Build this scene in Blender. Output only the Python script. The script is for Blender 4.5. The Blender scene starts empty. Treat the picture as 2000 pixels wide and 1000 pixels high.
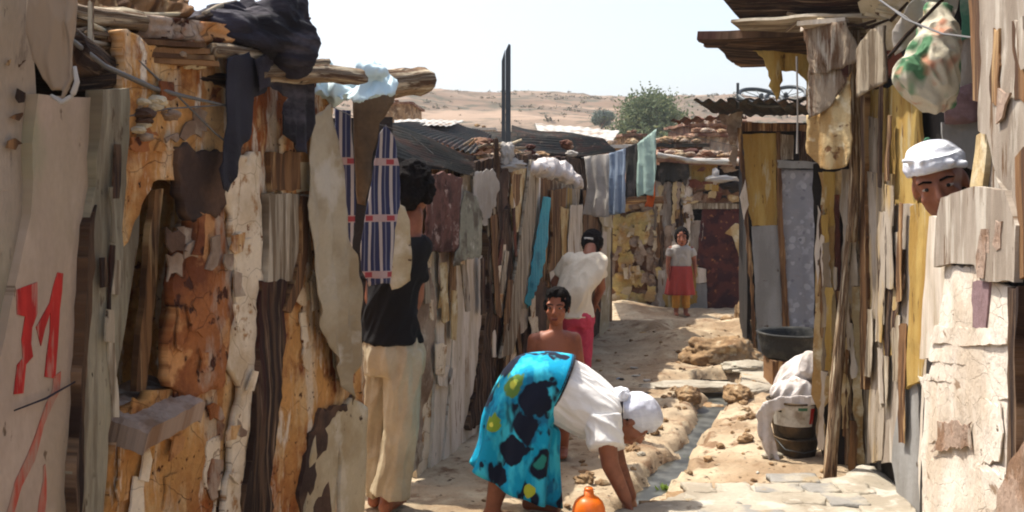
import bpy, bmesh, math, random
from mathutils import Vector, Matrix, noise

# ---------------------------------------------------------------- camera, sky, sun, exposure
S = bpy.context.scene
COL = S.collection
RAD = math.radians
F, EYE, HY = 2000.0, 1.6, 370.0            # focal length in photo pixels, eye height, horizon row
cam = bpy.data.cameras.new('camera'); co = bpy.data.objects.new('camera', cam); COL.objects.link(co)
cam.lens = 36; cam.sensor_width = 36; cam.shift_y = -(500 - HY) / 2000.0
cam.clip_start = 0.05; cam.clip_end = 3000
co.location = (0, 0, EYE); co.rotation_euler = (RAD(90), 0, 0)
cam.dof.use_dof = False
S.camera = co
SUN_EL, SUN_AZ = RAD(62), RAD(-52)          # azimuth clockwise from +Y (the view direction); sun is to the left and behind
w = bpy.data.worlds.new('World'); S.world = w; w.use_nodes = True
nt = w.node_tree; nt.nodes.clear()
sky = nt.nodes.new('ShaderNodeTexSky'); sky.sky_type = 'NISHITA'; sky.sun_disc = False
sky.sun_elevation = SUN_EL; sky.sun_rotation = SUN_AZ
sky.air_density = 1.0; sky.dust_density = 4.0; sky.ozone_density = 1.0; sky.altitude = 0
bg = nt.nodes.new('ShaderNodeBackground'); bg.inputs[1].default_value = 0.145
wo = nt.nodes.new('ShaderNodeOutputWorld')
hz = nt.nodes.new('ShaderNodeHueSaturation'); hz.inputs['Saturation'].default_value = .9; hz.inputs['Value'].default_value = 1.0; nt.links.new(sky.outputs[0], hz.inputs['Color']); nt.links.new(hz.outputs[0], bg.inputs[0]); nt.links.new(bg.outputs[0], wo.inputs[0])   # milky dust haze in the air
sl = bpy.data.lights.new('sun', 'SUN'); so = bpy.data.objects.new('sun', sl); COL.objects.link(so)
sl.energy = 4.0; sl.angle = RAD(0.55); sl.color = (1.0, 0.94, 0.84)
sd = Vector((math.sin(SUN_AZ) * math.cos(SUN_EL), math.cos(SUN_AZ) * math.cos(SUN_EL), math.sin(SUN_EL)))
so.rotation_euler = (-sd).to_track_quat('-Z', 'Y').to_euler(); so.location = (0, 0, 30)
S.view_settings.view_transform = 'Standard'; S.view_settings.look = 'None'
S.view_settings.exposure = 0.92; S.view_settings.gamma = 1
S.render.engine = 'CYCLES'; S.cycles.max_bounces = 6; S.cycles.use_denoising = True; S.cycles.filter_width = 2.0

# ---------------------------------------------------------------- helpers
rnd = random.Random(11)
def nz(x, y=0., z=0.): return noise.noise(Vector((x, y, z)))
def fbm(x, y, z=0., o=4): return noise.fractal(Vector((x, y, z)), 1.0, 2.0, o)
def P(px, py, Y): return Vector(((px - 1000) * Y / F, Y, EYE - (py - HY) * Y / F))
def G(px, py, z=0.):
    Y = (EYE - z) * F / (py - HY); return Vector(((px - 1000) * Y / F, Y, z))
def lin(v):
    v /= 255.; return v / 12.92 if v <= .04045 else ((v + .055) / 1.055) ** 2.4
def C(r, g, b): return (lin(r), lin(g), lin(b), 1.)
def sstep(a, b, x):
    t = min(1., max(0., (x - a) / (b - a))); return t * t * (3 - 2 * t)

# per-material colour multipliers; left-wall values are lowered to put shade into the colour
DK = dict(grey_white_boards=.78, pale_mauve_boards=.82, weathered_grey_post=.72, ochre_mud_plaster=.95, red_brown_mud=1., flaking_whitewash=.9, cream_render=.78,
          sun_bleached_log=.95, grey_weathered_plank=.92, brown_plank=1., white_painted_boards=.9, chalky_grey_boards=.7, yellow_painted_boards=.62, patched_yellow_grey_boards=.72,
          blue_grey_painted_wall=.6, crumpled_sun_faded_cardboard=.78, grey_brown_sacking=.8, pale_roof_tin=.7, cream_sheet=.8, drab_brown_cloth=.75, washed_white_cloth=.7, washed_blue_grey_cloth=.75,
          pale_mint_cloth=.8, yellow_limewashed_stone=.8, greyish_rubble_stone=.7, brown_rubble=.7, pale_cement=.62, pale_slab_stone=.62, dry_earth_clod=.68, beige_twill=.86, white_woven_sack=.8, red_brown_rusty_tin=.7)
WARM = ('grey_white_boards', 'pale_mauve_boards', 'grey_weathered_plank', 'white_painted_boards', 'chalky_grey_boards', 'flaking_whitewash', 'wrinkled_white_sheeting', 'greyish_rubble_stone', 'pinkish_peeling_board', 'brown_plank')
# ---- materials: a base colour and layers of worn colour masks
def mat(name, base, layers=(), k_=1., rough=.88, bump=.4, bs=30., coords='UV', var=.22, spec=.25, metal=0., stretch=(1, 1, 1), transl=0.):
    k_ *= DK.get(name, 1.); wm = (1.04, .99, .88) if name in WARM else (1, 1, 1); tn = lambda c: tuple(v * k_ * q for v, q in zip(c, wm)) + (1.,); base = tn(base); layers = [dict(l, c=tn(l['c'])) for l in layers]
    m = bpy.data.materials.new(name); m.use_nodes = True
    t = m.node_tree; N = t.nodes; L = t.links; N.clear()
    out = N.new('ShaderNodeOutputMaterial'); bs_ = N.new('ShaderNodeBsdfPrincipled'); L.new(bs_.outputs[0], out.inputs[0])
    bs_.inputs['Roughness'].default_value = rough; bs_.inputs['Specular IOR Level'].default_value = spec; bs_.inputs['Metallic'].default_value = metal
    tc = N.new('ShaderNodeTexCoord'); src = tc.outputs[coords]
    def noi(scale, st=(1, 1, 1), detail=5, off=0., rou=.6, kind='n'):
        mp = N.new('ShaderNodeMapping'); L.new(src, mp.inputs[0]); mp.inputs['Scale'].default_value = st; mp.inputs['Location'].default_value = (off, off * 1.7, off * .6)
        if kind == 'n':
            n = N.new('ShaderNodeTexNoise'); n.inputs['Scale'].default_value = scale; n.inputs['Detail'].default_value = detail; n.inputs['Roughness'].default_value = rou
            L.new(mp.outputs[0], n.inputs['Vector']); return n.outputs[0]
        v = N.new('ShaderNodeTexVoronoi'); v.inputs['Scale'].default_value = scale
        n = N.new('ShaderNodeTexNoise'); n.inputs['Scale'].default_value = scale * 1.3; L.new(mp.outputs[0], n.inputs['Vector'])
        ad = N.new('ShaderNodeVectorMath'); ad.operation = 'MULTIPLY_ADD'; L.new(n.outputs[1], ad.inputs[0]); ad.inputs[1].default_value = (.6 / scale,) * 3; L.new(mp.outputs[0], ad.inputs[2])
        L.new(ad.outputs[0], v.inputs['Vector'])
        if kind == 'crack': v.feature = 'DISTANCE_TO_EDGE'
        return v.outputs['Distance']
    rgb = N.new('ShaderNodeRGB'); rgb.outputs[0].default_value = base; cur = rgb.outputs[0]
    hs = []
    for i, l in enumerate(layers):
        k = l.get('k', 'n')
        f = noi(l['s'], l.get('st', stretch), l.get('d', 5), l.get('off', 3.1 * i + 1), kind=k)
        mr = N.new('ShaderNodeMapRange'); mr.clamp = True
        tt, ww = l['t'], l.get('w', .04)
        a, b = (tt - ww, tt + ww) if k != 'crack' else (tt + ww, tt)
        if l.get('inv'): a, b = b, a
        mr.inputs[1].default_value = a; mr.inputs[2].default_value = b; mr.inputs[4].default_value = l.get('o', 1.)
        L.new(f, mr.inputs[0])
        mx = N.new('ShaderNodeMix'); mx.data_type = 'RGBA'; L.new(mr.outputs[0], mx.inputs[0]); L.new(cur, mx.inputs[6]); mx.inputs[7].default_value = l['c']
        cur = mx.outputs[2]
        if l.get('h'): hs.append((mr.outputs[0], l['h']))
    if var:
        n1 = noi(4.3, stretch, 8, 17.); mr = N.new('ShaderNodeMapRange'); mr.inputs[1].default_value = .25; mr.inputs[2].default_value = .75
        mr.inputs[3].default_value = 1 - var; mr.inputs[4].default_value = 1 + var; L.new(n1, mr.inputs[0])
        n2 = noi(55., stretch, 4, 23.); m2 = N.new('ShaderNodeMapRange'); m2.inputs[1].default_value = .25; m2.inputs[2].default_value = .75
        m2.inputs[3].default_value = 1 - var * .7; m2.inputs[4].default_value = 1 + var * .7; L.new(n2, m2.inputs[0])
        mu = N.new('ShaderNodeMath'); mu.operation = 'MULTIPLY'; L.new(mr.outputs[0], mu.inputs[0]); L.new(m2.outputs[0], mu.inputs[1])
        vm = N.new('ShaderNodeVectorMath'); vm.operation = 'SCALE'; L.new(cur, vm.inputs[0]); L.new(mu.outputs[0], vm.inputs['Scale']); cur = vm.outputs[0]
    L.new(cur, bs_.inputs['Base Color'])
    if bump:
        h = noi(bs, stretch, 8, 31., .7)
        for f, k in hs:
            ma = N.new('ShaderNodeMath'); ma.operation = 'MULTIPLY_ADD'; L.new(f, ma.inputs[0]); ma.inputs[1].default_value = k; L.new(h, ma.inputs[2]); h = ma.outputs[0]
        bp = N.new('ShaderNodeBump'); bp.inputs['Strength'].default_value = bump; bp.inputs['Distance'].default_value = .02
        L.new(h, bp.inputs['Height']); L.new(bp.outputs[0], bs_.inputs['Normal'])
    if transl:
        tr = N.new('ShaderNodeBsdfTranslucent'); L.new(cur, tr.inputs[0]); ms = N.new('ShaderNodeMixShader'); ms.inputs[0].default_value = transl
        L.new(bs_.outputs[0], ms.inputs[1]); L.new(tr.outputs[0], ms.inputs[2]); L.new(ms.outputs[0], out.inputs[0])
    return m

# ---- objects
WL = {}
def thing(name, label, cat, loc=(0, 0, 0), group=None):
    o = bpy.data.objects.new(name, None); o.empty_display_size = .1; COL.objects.link(o); o.location = loc; WL[o.name] = Vector(loc)
    o['label'] = label; o['category'] = cat
    if group: o['group'] = group
    return o
def tag(o, label, cat=None, group=None):
    o['label'] = label
    if cat: o['category'] = cat
    if group: o['group'] = group
    return o
def part(name, me, m, parent=None, smooth=False, label=None):
    """me: mesh in world coordinates; linked as ONE object, origin at the base of the thing"""
    me.name = name
    if parent is not None:
        base = WL[parent.name]
    else:
        xs = [v.co for v in me.vertices]
        base = Vector(((min(v.x for v in xs) + max(v.x for v in xs)) / 2, (min(v.y for v in xs) + max(v.y for v in xs)) / 2, min(v.z for v in xs)))
    me.transform(Matrix.Translation(-base))
    o = bpy.data.objects.new(name, me); COL.objects.link(o); WL[o.name] = base.copy()
    if parent is not None: o.parent = parent
    else: o.location = base
    if not me.materials: me.materials.append(m)
    if smooth: me.polygons.foreach_set('use_smooth', [True] * len(me.polygons))
    if label: o['label'] = label
    me.update()
    return o
def mesh(vs, fs, uvs=None):
    me = bpy.data.meshes.new('m'); me.from_pydata([tuple(v) for v in vs], [], fs)
    if uvs:
        ul = me.uv_layers.new(name='uv')
        for lp in me.loops: ul.data[lp.index].uv = uvs[lp.vertex_index]
    me.validate(); return me

class Plane:
    """a vertical wall plane through two ground points, normal towards the lane"""
    def __init__(s, a, b, lean=0.):
        s.a = Vector((a[0], a[1], 0)); d = Vector((b[0] - a[0], b[1] - a[1], 0)); s.L = d.length; s.u = d / s.L
        s.v = Vector((0, 0, 1)); s.n = Vector((s.u.y, -s.u.x, 0))
        if s.n.dot(-s.a) < 0: s.n = -s.n
    def uv(s, px, py, off=0.):
        o = Vector((0, 0, EYE)); r = Vector(((px - 1000) / F, 1, -(py - HY) / F)); a = s.a + s.n * off
        t = (a - o).dot(s.n) / r.dot(s.n); p = o + r * t; return ((p - a).dot(s.u), p.z)
    def pt(s, U, z, off=0.):
        v = s.a + s.u * U + s.n * off; v.z = z; return v

class Flat:
    """a level plane at height z0 (lying slabs)"""
    def __init__(s, z0): s.z0 = z0; s.u = Vector((1, 0, 0)); s.v = Vector((0, 1, 0)); s.n = Vector((0, 0, 1))
    def uv(s, px, py, off=0.): g_ = G(px, py, s.z0 + off); return (g_.x, g_.y)
    def pt(s, U, z, off=0.): return Vector((U, z, s.z0 + off))
def lathe(c, prof, n=40, tilt=None, wob=.0):
    c = Vector(c); V = []; T = Matrix.Rotation(tilt[0], 3, tilt[1]) if tilt else Matrix.Identity(3)
    for r, z in prof:
        for k in range(n):
            t = 6.28318 * k / n; q = 1 + wob * nz(math.cos(t) * 2, math.sin(t) * 2, z * 6); V.append(c + T @ Vector((r * q * math.cos(t), r * q * math.sin(t), z)))
    FS = [[j * n + i, j * n + (i + 1) % n, (j + 1) * n + (i + 1) % n, (j + 1) * n + i] for j in range(len(prof) - 1) for i in range(n)]
    if prof[0][0] > 1e-3: FS.append(list(reversed(range(n))))
    FS.append([(len(prof) - 1) * n + k for k in range(n)])
    return mesh(V, FS)
def torus(c, R1_, r, nrm=(0, 0, 1), n=40):
    c = Vector(c); nm = Vector(nrm).normalized(); a = nm.orthogonal().normalized(); b = nm.cross(a); V = []
    for i in range(n):
        t = 6.28318 * i / n; d = a * math.cos(t) + b * math.sin(t)
        for k in range(10): p = 6.28318 * k / 10; V.append(c + d * (R1_ + r * math.cos(p)) + nm * r * math.sin(p))
    return mesh(V, [[i * 10 + k, ((i + 1) % n) * 10 + k, ((i + 1) % n) * 10 + (k + 1) % 10, i * 10 + (k + 1) % 10] for i in range(n) for k in range(10)])

SEED = [0]
def slab(poly, pl, off=0., th=.02, step=.06, amp=.003, jag=.004, disp=None, px=True, zmin=-.05, nsc=3.):
    """a worn sheet cut to an outline lying off metres in front of a wall plane, th thick"""
    SEED[0] += 1; sd_ = SEED[0] * 7.31
    pts = [Vector(pl.uv(x, y, off) if px else (x, y)) for x, y in poly]
    for p in pts:
        if p.y < zmin: p.y = zmin
    out = []
    n = len(pts)
    for i in range(n):
        a, b = pts[i], pts[(i + 1) % n]; L = (b - a).length
        if L < 1e-4: continue
        k = max(1, int(L / max(.025, step * .7))); d = (b - a) / L; pe = Vector((-d.y, d.x))
        for j in range(k):
            q = a + (b - a) * j / k
            q = q + pe * (jag * 2.2 * fbm(q.x * 9 + sd_, q.y * 9, 1.) + jag * 1.2 * nz(q.x * 45, q.y * 45, sd_))
            out.append(q)
    bm = bmesh.new()
    vs = [bm.verts.new((p.x, p.y, 0)) for p in out]
    f = bm.faces.new(vs); bmesh.ops.triangulate(bm, faces=[f])
    x0, x1 = min(p.x for p in out), max(p.x for p in out); y0, y1 = min(p.y for p in out), max(p.y for p in out)
    x = x0 + step
    while x < x1 - .2 * step:
        bmesh.ops.bisect_plane(bm, geom=bm.verts[:] + bm.edges[:] + bm.faces[:], dist=1e-5, plane_co=(x, 0, 0), plane_no=(1, 0, 0)); x += step
    y = y0 + step
    while y < y1 - .2 * step:
        bmesh.ops.bisect_plane(bm, geom=bm.verts[:] + bm.edges[:] + bm.faces[:], dist=1e-5, plane_co=(0, y, 0), plane_no=(0, 1, 0)); y += step
    bmesh.ops.remove_doubles(bm, verts=bm.verts[:], dist=2e-4)
    bm.verts.index_update()
    V, UV, FS = [], [], []
    nv = len(bm.verts)
    for back in (0, 1):
        for v in bm.verts:
            U, z = v.co.x, v.co.y
            o = off + amp * 2 * fbm(U * nsc, z * nsc, sd_, 3)
            if disp: o += disp(U, z)
            V.append(pl.pt(U, z, o - th * back)); UV.append((U, z))
    w_ = pl.u.cross(pl.v).dot(pl.n) > 0
    for f in bm.faces:
        ids = [v.index for v in f.verts]
        up = f.normal.z > 0
        if up != w_: ids.reverse()
        FS.append(ids); FS.append([i + nv for i in reversed(ids)])
    front = set()
    for ids in FS[::2]:
        for i in range(len(ids)): front.add((ids[i], ids[(i + 1) % len(ids)]))
    for a, b in list(front):
        if (b, a) not in front: FS.append([b, a, a + nv, b + nv])
    bm.free()
    return mesh(V, FS, UV)

def folds(amp, wl, top, bot, ph=0., pin=.15, slant=0.):
    """vertical cloth folds that grow from the pinned top edge"""
    def f(U, z):
        t = min(1., max(0., (top - z) / max(.01, top - bot))); k = pin + (1 - pin) * t
        u = U + slant * z
        return amp * k * (math.sin(6.283 * u / wl + ph + 2.2 * nz(u * 2.1, z * 1.3, ph)) + .45 * math.sin(6.283 * u / (wl * .43) + ph * 2 + 3 * nz(u * 3, z * 2, ph + 5))) + .6 * amp * fbm(U * 4, z * 4, ph)
    return f

def tube(pts, rs, n=10, rough=.0, caps=True, flat=1.):
    """a bent irregular round bar"""
    pts = [Vector(p) for p in pts]; out = []; rr = []
    sub = 1
    if len(pts) >= 2 and rough:
        sub = 5
    for i in range(len(pts) - 1):
        for j in range(sub):
            t = j / sub; out.append(pts[i].lerp(pts[i + 1], t)); rr.append(rs[i] + (rs[i + 1] - rs[i]) * t)
    out.append(pts[-1]); rr.append(rs[-1])
    V, FS, UV = [], [], []; sd_ = rnd.random() * 50; run = 0
    for i, p in enumerate(out):
        d = (out[min(i + 1, len(out) - 1)] - out[max(i - 1, 0)]).normalized()
        a = d.cross(Vector((0, 0, 1)) if abs(d.z) < .9 else Vector((0, 1, 0))).normalized(); b = d.cross(a)
        if i: run += (p - out[i - 1]).length
        for k in range(n):
            th = 6.28318 * k / n; r = rr[i] * (1 + rough * (nz(sd_ + 2 * math.cos(th), 2 * math.sin(th), run * 6 / 1.) + .6 * nz(sd_ + 5 * math.cos(th), 5 * math.sin(th), run * 25)))
            V.append(p + a * r * math.cos(th) + b * r * flat * math.sin(th)); UV.append((k / n * .3, run))
    m_ = len(out)
    for i in range(m_ - 1):
        for k in range(n):
            k2 = (k + 1) % n; FS.append([i * n + k, i * n + k2, (i + 1) * n + k2, (i + 1) * n + k])
    if caps: FS.append(list(reversed(range(n)))); FS.append([(m_ - 1) * n + k for k in range(n)])
    return mesh(V, FS, UV)

def quadsheet(c00, c10, c11, c01, nu, nv_, fn, th=.004):
    """a sheet spanned by four corners; fn(u,v) displaces along the sheet normal; th thick"""
    c00, c10, c11, c01 = map(Vector, (c00, c10, c11, c01))
    n = (c10 - c00).cross(c01 - c00).normalized()
    lu, lv = ((c10 - c00).length + (c11 - c01).length) / 2, ((c01 - c00).length + (c11 - c10).length) / 2
    V, UV, FS = [], [], []
    for s_ in (0, 1):
        for j in range(nv_ + 1):
            for i in range(nu + 1):
                u, v = i / nu, j / nv_
                p = c00 * (1 - u) * (1 - v) + c10 * u * (1 - v) + c11 * u * v + c01 * (1 - u) * v
                V.append(p + n * (fn(u, v) - th * s_)); UV.append((u * lu, v * lv))
    W_ = nu + 1; M_ = W_ * (nv_ + 1)
    for j in range(nv_):
        for i in range(nu):
            q = [j * W_ + i, j * W_ + i + 1, (j + 1) * W_ + i + 1, (j + 1) * W_ + i]
            FS.append(q); FS.append([k + M_ for k in reversed(q)])
    rim = [i for i in range(W_)] + [j * W_ + nu for j in range(1, nv_ + 1)] + [nv_ * W_ + i for i in range(nu - 1, -1, -1)] + [j * W_ for j in range(nv_ - 1, 0, -1)]
    for k in range(len(rim)):
        a, b = rim[k], rim[(k + 1) % len(rim)]; FS.append([b, a, a + M_, b + M_])
    return mesh(V, FS, UV)
def corrug(c00, c10, c11, c01, waves, amp=.011, bend=.0, axis='u', th=.003):
    sd_ = rnd.random() * 40; nu = waves * 8 if axis == 'u' else 16; nv_ = 16 if axis == 'u' else waves * 8
    return quadsheet(c00, c10, c11, c01, nu, nv_, lambda u, v: amp * math.sin(6.283 * waves * (u if axis == 'u' else v)) + bend * nz(u * 2 + sd_, v * 2, sd_) + .004 * nz(u * 9, v * 9, sd_), th)
def plank(a, b, wdir, width, th, rag=.01, warp=.006):
    """a board from a to b, width along wdir, with ragged ends and a slight warp"""
    a, b, wd = Vector(a), Vector(b), Vector(wdir).normalized(); sd_ = rnd.random() * 60
    d = (b - a); L = d.length; d = d / L; wd = (wd - d * wd.dot(d)).normalized(); n = d.cross(wd).normalized()
    nl, nw = max(4, int(L / .06)), 4; V, UV, FS = [], [], []
    for s_ in (0, 1):
        for i in range(nl + 1):
            for j in range(nw + 1):
                u, v = i / nl, j / nw - .5; l = u * L
                if i == 0: l -= rag * (1 + 2 * nz(sd_, j * 1.7))
                if i == nl: l += rag * (1 + 2 * nz(sd_ + 9, j * 1.9))
                ww = width * v * (1 + .10 * nz(l * 5, sd_, v))
                th_ = th * (.92 if abs(v) > .49 else 1.)
                V.append(a + d * l + wd * ww + n * (warp * nz(l * 3, sd_) * 2 + (th_ / 2 if s_ else -th_ / 2))); UV.append((v * width + sd_, l))
    W_ = nw + 1; M_ = W_ * (nl + 1)
    for i in range(nl):
        for j in range(nw):
            q = [i * W_ + j, i * W_ + j + 1, (i + 1) * W_ + j + 1, (i + 1) * W_ + j]
            FS.append(list(reversed(q))); FS.append([k + M_ for k in q])
    rim = list(range(W_)) + [i * W_ + nw for i in range(1, nl + 1)] + [nl * W_ + j for j in range(nw - 1, -1, -1)] + [i * W_ for i in range(nl - 1, 0, -1)]
    for k in range(len(rim)):
        p, q = rim[k], rim[(k + 1) % len(rim)]; FS.append([p, q, q + M_, p + M_])
    me = mesh(V, FS, UV); bm = bmesh.new(); bm.from_mesh(me); bmesh.ops.recalc_face_normals(bm, faces=bm.faces[:]); bm.to_mesh(me); bm.free(); return me
def blob(c, r, sub=4, amp=.15, sc=2., rot=0., flatb=0., ridg=0.):
    """a lumpy closed body: rocks, sacks, clods"""
    bm = bmesh.new(); bmesh.ops.create_icosphere(bm, subdivisions=sub, radius=1.); sd_ = rnd.random() * 90
    M = Matrix.Rotation(rot, 3, 'Z'); c = Vector(c)
    for v in bm.verts:
        p = v.co.copy(); k = 1 + amp * fbm(p.x * sc + sd_, p.y * sc, p.z * sc, 4)
        if ridg: k += ridg * abs(nz(p.x * sc * 2 + sd_, p.y * sc * 2, p.z * sc * 2))
        q = Vector((p.x * r[0], p.y * r[1], p.z * r[2])) * k
        if flatb and q.z < -r[2] * flatb: q.z = -r[2] * flatb
        v.co = c + M @ q
    me = bpy.data.meshes.new('m'); bm.to_mesh(me); bm.free()
    return me
def merge(mes):
    bm = bmesh.new()
    for m_ in mes: bm.from_mesh(m_)
    me = bpy.data.meshes.new('m'); bm.to_mesh(me); bm.free()
    for m_ in mes: bpy.data.meshes.remove(m_)
    return me
def box(x0, x1, y0, y1, z0, z1):
    v = [(x, y, z) for x in (x0, x1) for y in (y0, y1) for z in (z0, z1)]
    return mesh(v, [[0, 1, 3, 2], [4, 6, 7, 5], [0, 4, 5, 1], [2, 3, 7, 6], [0, 2, 6, 4], [1, 5, 7, 3]])
def prism(pts2, pl, off, th):
    V = [pl.pt(u, z, off) for u, z in pts2] + [pl.pt(u, z, off - th) for u, z in pts2]; n = len(pts2)
    FS = [list(range(n)), [n + i for i in reversed(range(n))]] + [[i, (i + 1) % n, (i + 1) % n + n, i + n] for i in range(n)]
    me = mesh(V, FS, [(u, z) for u, z in pts2] * 2); bm = bmesh.new(); bm.from_mesh(me); bmesh.ops.recalc_face_normals(bm, faces=bm.faces[:]); bm.to_mesh(me); bm.free(); return me

# ---- bodies: limbs, ellipsoids and lofts joined into one continuous skin by a voxel remesh
def cap(p0, p1, r0, r1, n=16, flat=False, sq=1., sv=None):
    p0, p1 = Vector(p0), Vector(p1); d = (p1 - p0); L = max(d.length, 1e-5); d /= L
    a = d.cross(Vector(sv) if sv else (Vector((0, 0, 1)) if abs(d.z) < .9 else Vector((0, 1, 0)))).normalized(); b = d.cross(a)
    rings = []
    if flat: rings = [(p0, r0 * .999), (p1, r1)]
    else:
        for k in range(1, 6): t = RAD(90 - 18 * k); rings.append((p0 - d * r0 * math.sin(t), r0 * math.cos(t)))
        for k in range(0, 5): t = RAD(18 * k); rings.append((p1 + d * r1 * math.sin(t), r1 * math.cos(t)))
    V = [c + a * r * math.cos(6.28318 * i / n) + b * r * sq * math.sin(6.28318 * i / n) for c, r in rings for i in range(n)]; m_ = len(rings)
    FS = [[j * n + i, j * n + (i + 1) % n, (j + 1) * n + (i + 1) % n, (j + 1) * n + i] for j in range(m_ - 1) for i in range(n)]
    FS += [list(reversed(range(n))), [(m_ - 1) * n + i for i in range(n)]]
    return mesh(V, FS)
def ell(c, r, f=None, u=None):
    """ellipsoid; r = (side, forward, up) radii; f, u: forward and up directions"""
    u = Vector(u or (0, 0, 1)).normalized(); f = Vector(f or (0, 1, 0)); f = (f - u * f.dot(u)).normalized(); s_ = f.cross(u)
    bm = bmesh.new(); bmesh.ops.create_icosphere(bm, subdivisions=3, radius=1.); c = Vector(c)
    for v in bm.verts: p = v.co.copy(); v.co = c + s_ * p.x * r[0] + f * p.y * r[1] + u * p.z * r[2]
    me = bpy.data.meshes.new('m'); bm.to_mesh(me); bm.free(); return me
def loft(rings, n=32, fold=None, close=True):
    """rings: (centre, half width vector, half depth vector); smooth interpolation between them"""
    R_ = [(Vector(a), Vector(b), Vector(c)) for a, b, c in rings]; out = []
    for i in range(len(R_) - 1):
        p = [R_[max(i - 1, 0)], R_[i], R_[i + 1], R_[min(i + 2, len(R_) - 1)]]
        for j in range(5):
            t = j / 5.; k = []
            for q in range(3):
                a, b, c, d = (x[q] for x in p); k.append(.5 * ((2 * b) + (c - a) * t + (2 * a - 5 * b + 4 * c - d) * t * t + (3 * b - a - 3 * c + d) * t ** 3))
            out.append(k)
    out.append(R_[-1]); V = []; UV = []; m_ = len(out)
    for j, (c, a, b) in enumerate(out):
        for i in range(n):
            th = 6.28318 * i / n; k = 1 + (fold(th, j / (m_ - 1)) if fold else 0)
            V.append(c + (a * math.cos(th) + b * math.sin(th)) * k); UV.append((i / n, j / (m_ - 1)))
    FS = [[j * n + i, j * n + (i + 1) % n, (j + 1) * n + (i + 1) % n, (j + 1) * n + i] for j in range(m_ - 1) for i in range(n)]
    if close: FS += [list(reversed(range(n))), [(m_ - 1) * n + i for i in range(n)]]
    me = mesh(V, FS, UV); bm = bmesh.new(); bm.from_mesh(me); bmesh.ops.recalc_face_normals(bm, faces=bm.faces[:]); bm.to_mesh(me); bm.free(); return me
WORK = bpy.data.scenes.new('work')      # a bare scene in which modifiers are evaluated, removed at the end
def fuse(prims, voxel=.008, smooth=4, wr=0., wsc=8., drape=None, crease=None):
    me = merge(prims); o = bpy.data.objects.new('t', me); WORK.collection.objects.link(o)
    r = o.modifiers.new('r', 'REMESH'); r.mode = 'VOXEL'; r.voxel_size = voxel; r.use_smooth_shade = True
    if smooth: s_ = o.modifiers.new('s', 'SMOOTH'); s_.iterations = smooth; s_.factor = .5
    WORK.view_layers[0].update(); dg = WORK.view_layers[0].depsgraph
    out = bpy.data.meshes.new_from_object(o.evaluated_get(dg)); bpy.data.objects.remove(o); bpy.data.meshes.remove(me)
    if wr or drape:
        e_ = Vector((rnd.random() * 9, rnd.random() * 9, 0)); ax = Vector(crease).normalized() if crease else None
        P_ = [v.co.copy() for v in out.vertices]; N_ = [v.normal.copy() for v in out.vertices]
        for v, p, nv_ in zip(out.vertices, P_, N_):
            q = p * wsc
            if ax is not None: q = q - ax * q.dot(ax) * .72
            if wr: v.co = p + nv_ * wr * (.9 - 2.6 * abs(noise.noise(q + e_)) - 1.1 * abs(noise.noise(q * 2.3 + e_)))
            if drape: v.co = drape(v.co)
    return out
def hand(wr_, d, nrm, s=1., curl=.4, thumb=1):
    """palm, four unequal bent fingers and a thumb leaving the side of the palm; d: direction, nrm: back of the hand"""
    d = Vector(d).normalized(); nrm = Vector(nrm); nrm = (nrm - d * nrm.dot(d)).normalized(); sd_ = d.cross(nrm) * thumb; w0 = Vector(wr_)
    pr = [loft([(w0, sd_ * .026 * s, nrm * .02 * s), (w0 + d * .045 * s, sd_ * .038 * s, nrm * .016 * s), (w0 + d * .09 * s, sd_ * .041 * s, nrm * .013 * s)], 16)]
    for k, (o_, L) in enumerate(((.030, .068), (.011, .078), (-.010, .072), (-.029, .056))):
        a = w0 + d * .086 * s + sd_ * o_ * s; dd = d; q = a
        for j, fr in enumerate((.45, .32, .23)):
            dd = (dd - nrm * curl * (.5 + .5 * j) + sd_ * o_ * 1.5).normalized(); e = q + dd * L * fr * s; pr.append(cap(q, e, (.0088 - .001 * j) * s, (.0080 - .001 * j) * s, 10)); q = e
    a = w0 + d * .025 * s + sd_ * .03 * s; b = a + (d * .6 + sd_ * .8 - nrm * .2).normalized() * .04 * s; c = b + (d * .9 + sd_ * .3 - nrm * .3).normalized() * .032 * s
    pr += [cap(a, b, .013 * s, .0105 * s, 10), cap(b, c, .0105 * s, .0085 * s, 10)]
    return pr
def foot(an, fwd, s=1.):
    fwd = Vector(fwd).normalized(); an = Vector(an); g = Vector((an.x, an.y, .03 * s + an.z - .07 * s))
    return [cap(an, g - fwd * .02 * s, .035 * s, .036 * s), loft([(g - fwd * .05 * s, fwd.cross(Vector((0, 0, 1))) * .03 * s, Vector((0, 0, .03 * s))), (g + fwd * .06 * s, fwd.cross(Vector((0, 0, 1))) * .042 * s, Vector((0, 0, .03 * s))), (g + fwd * .15 * s - Vector((0, 0, .012 * s)), fwd.cross(Vector((0, 0, 1))) * .043 * s, Vector((0, 0, .016 * s)))], 16)]
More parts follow.
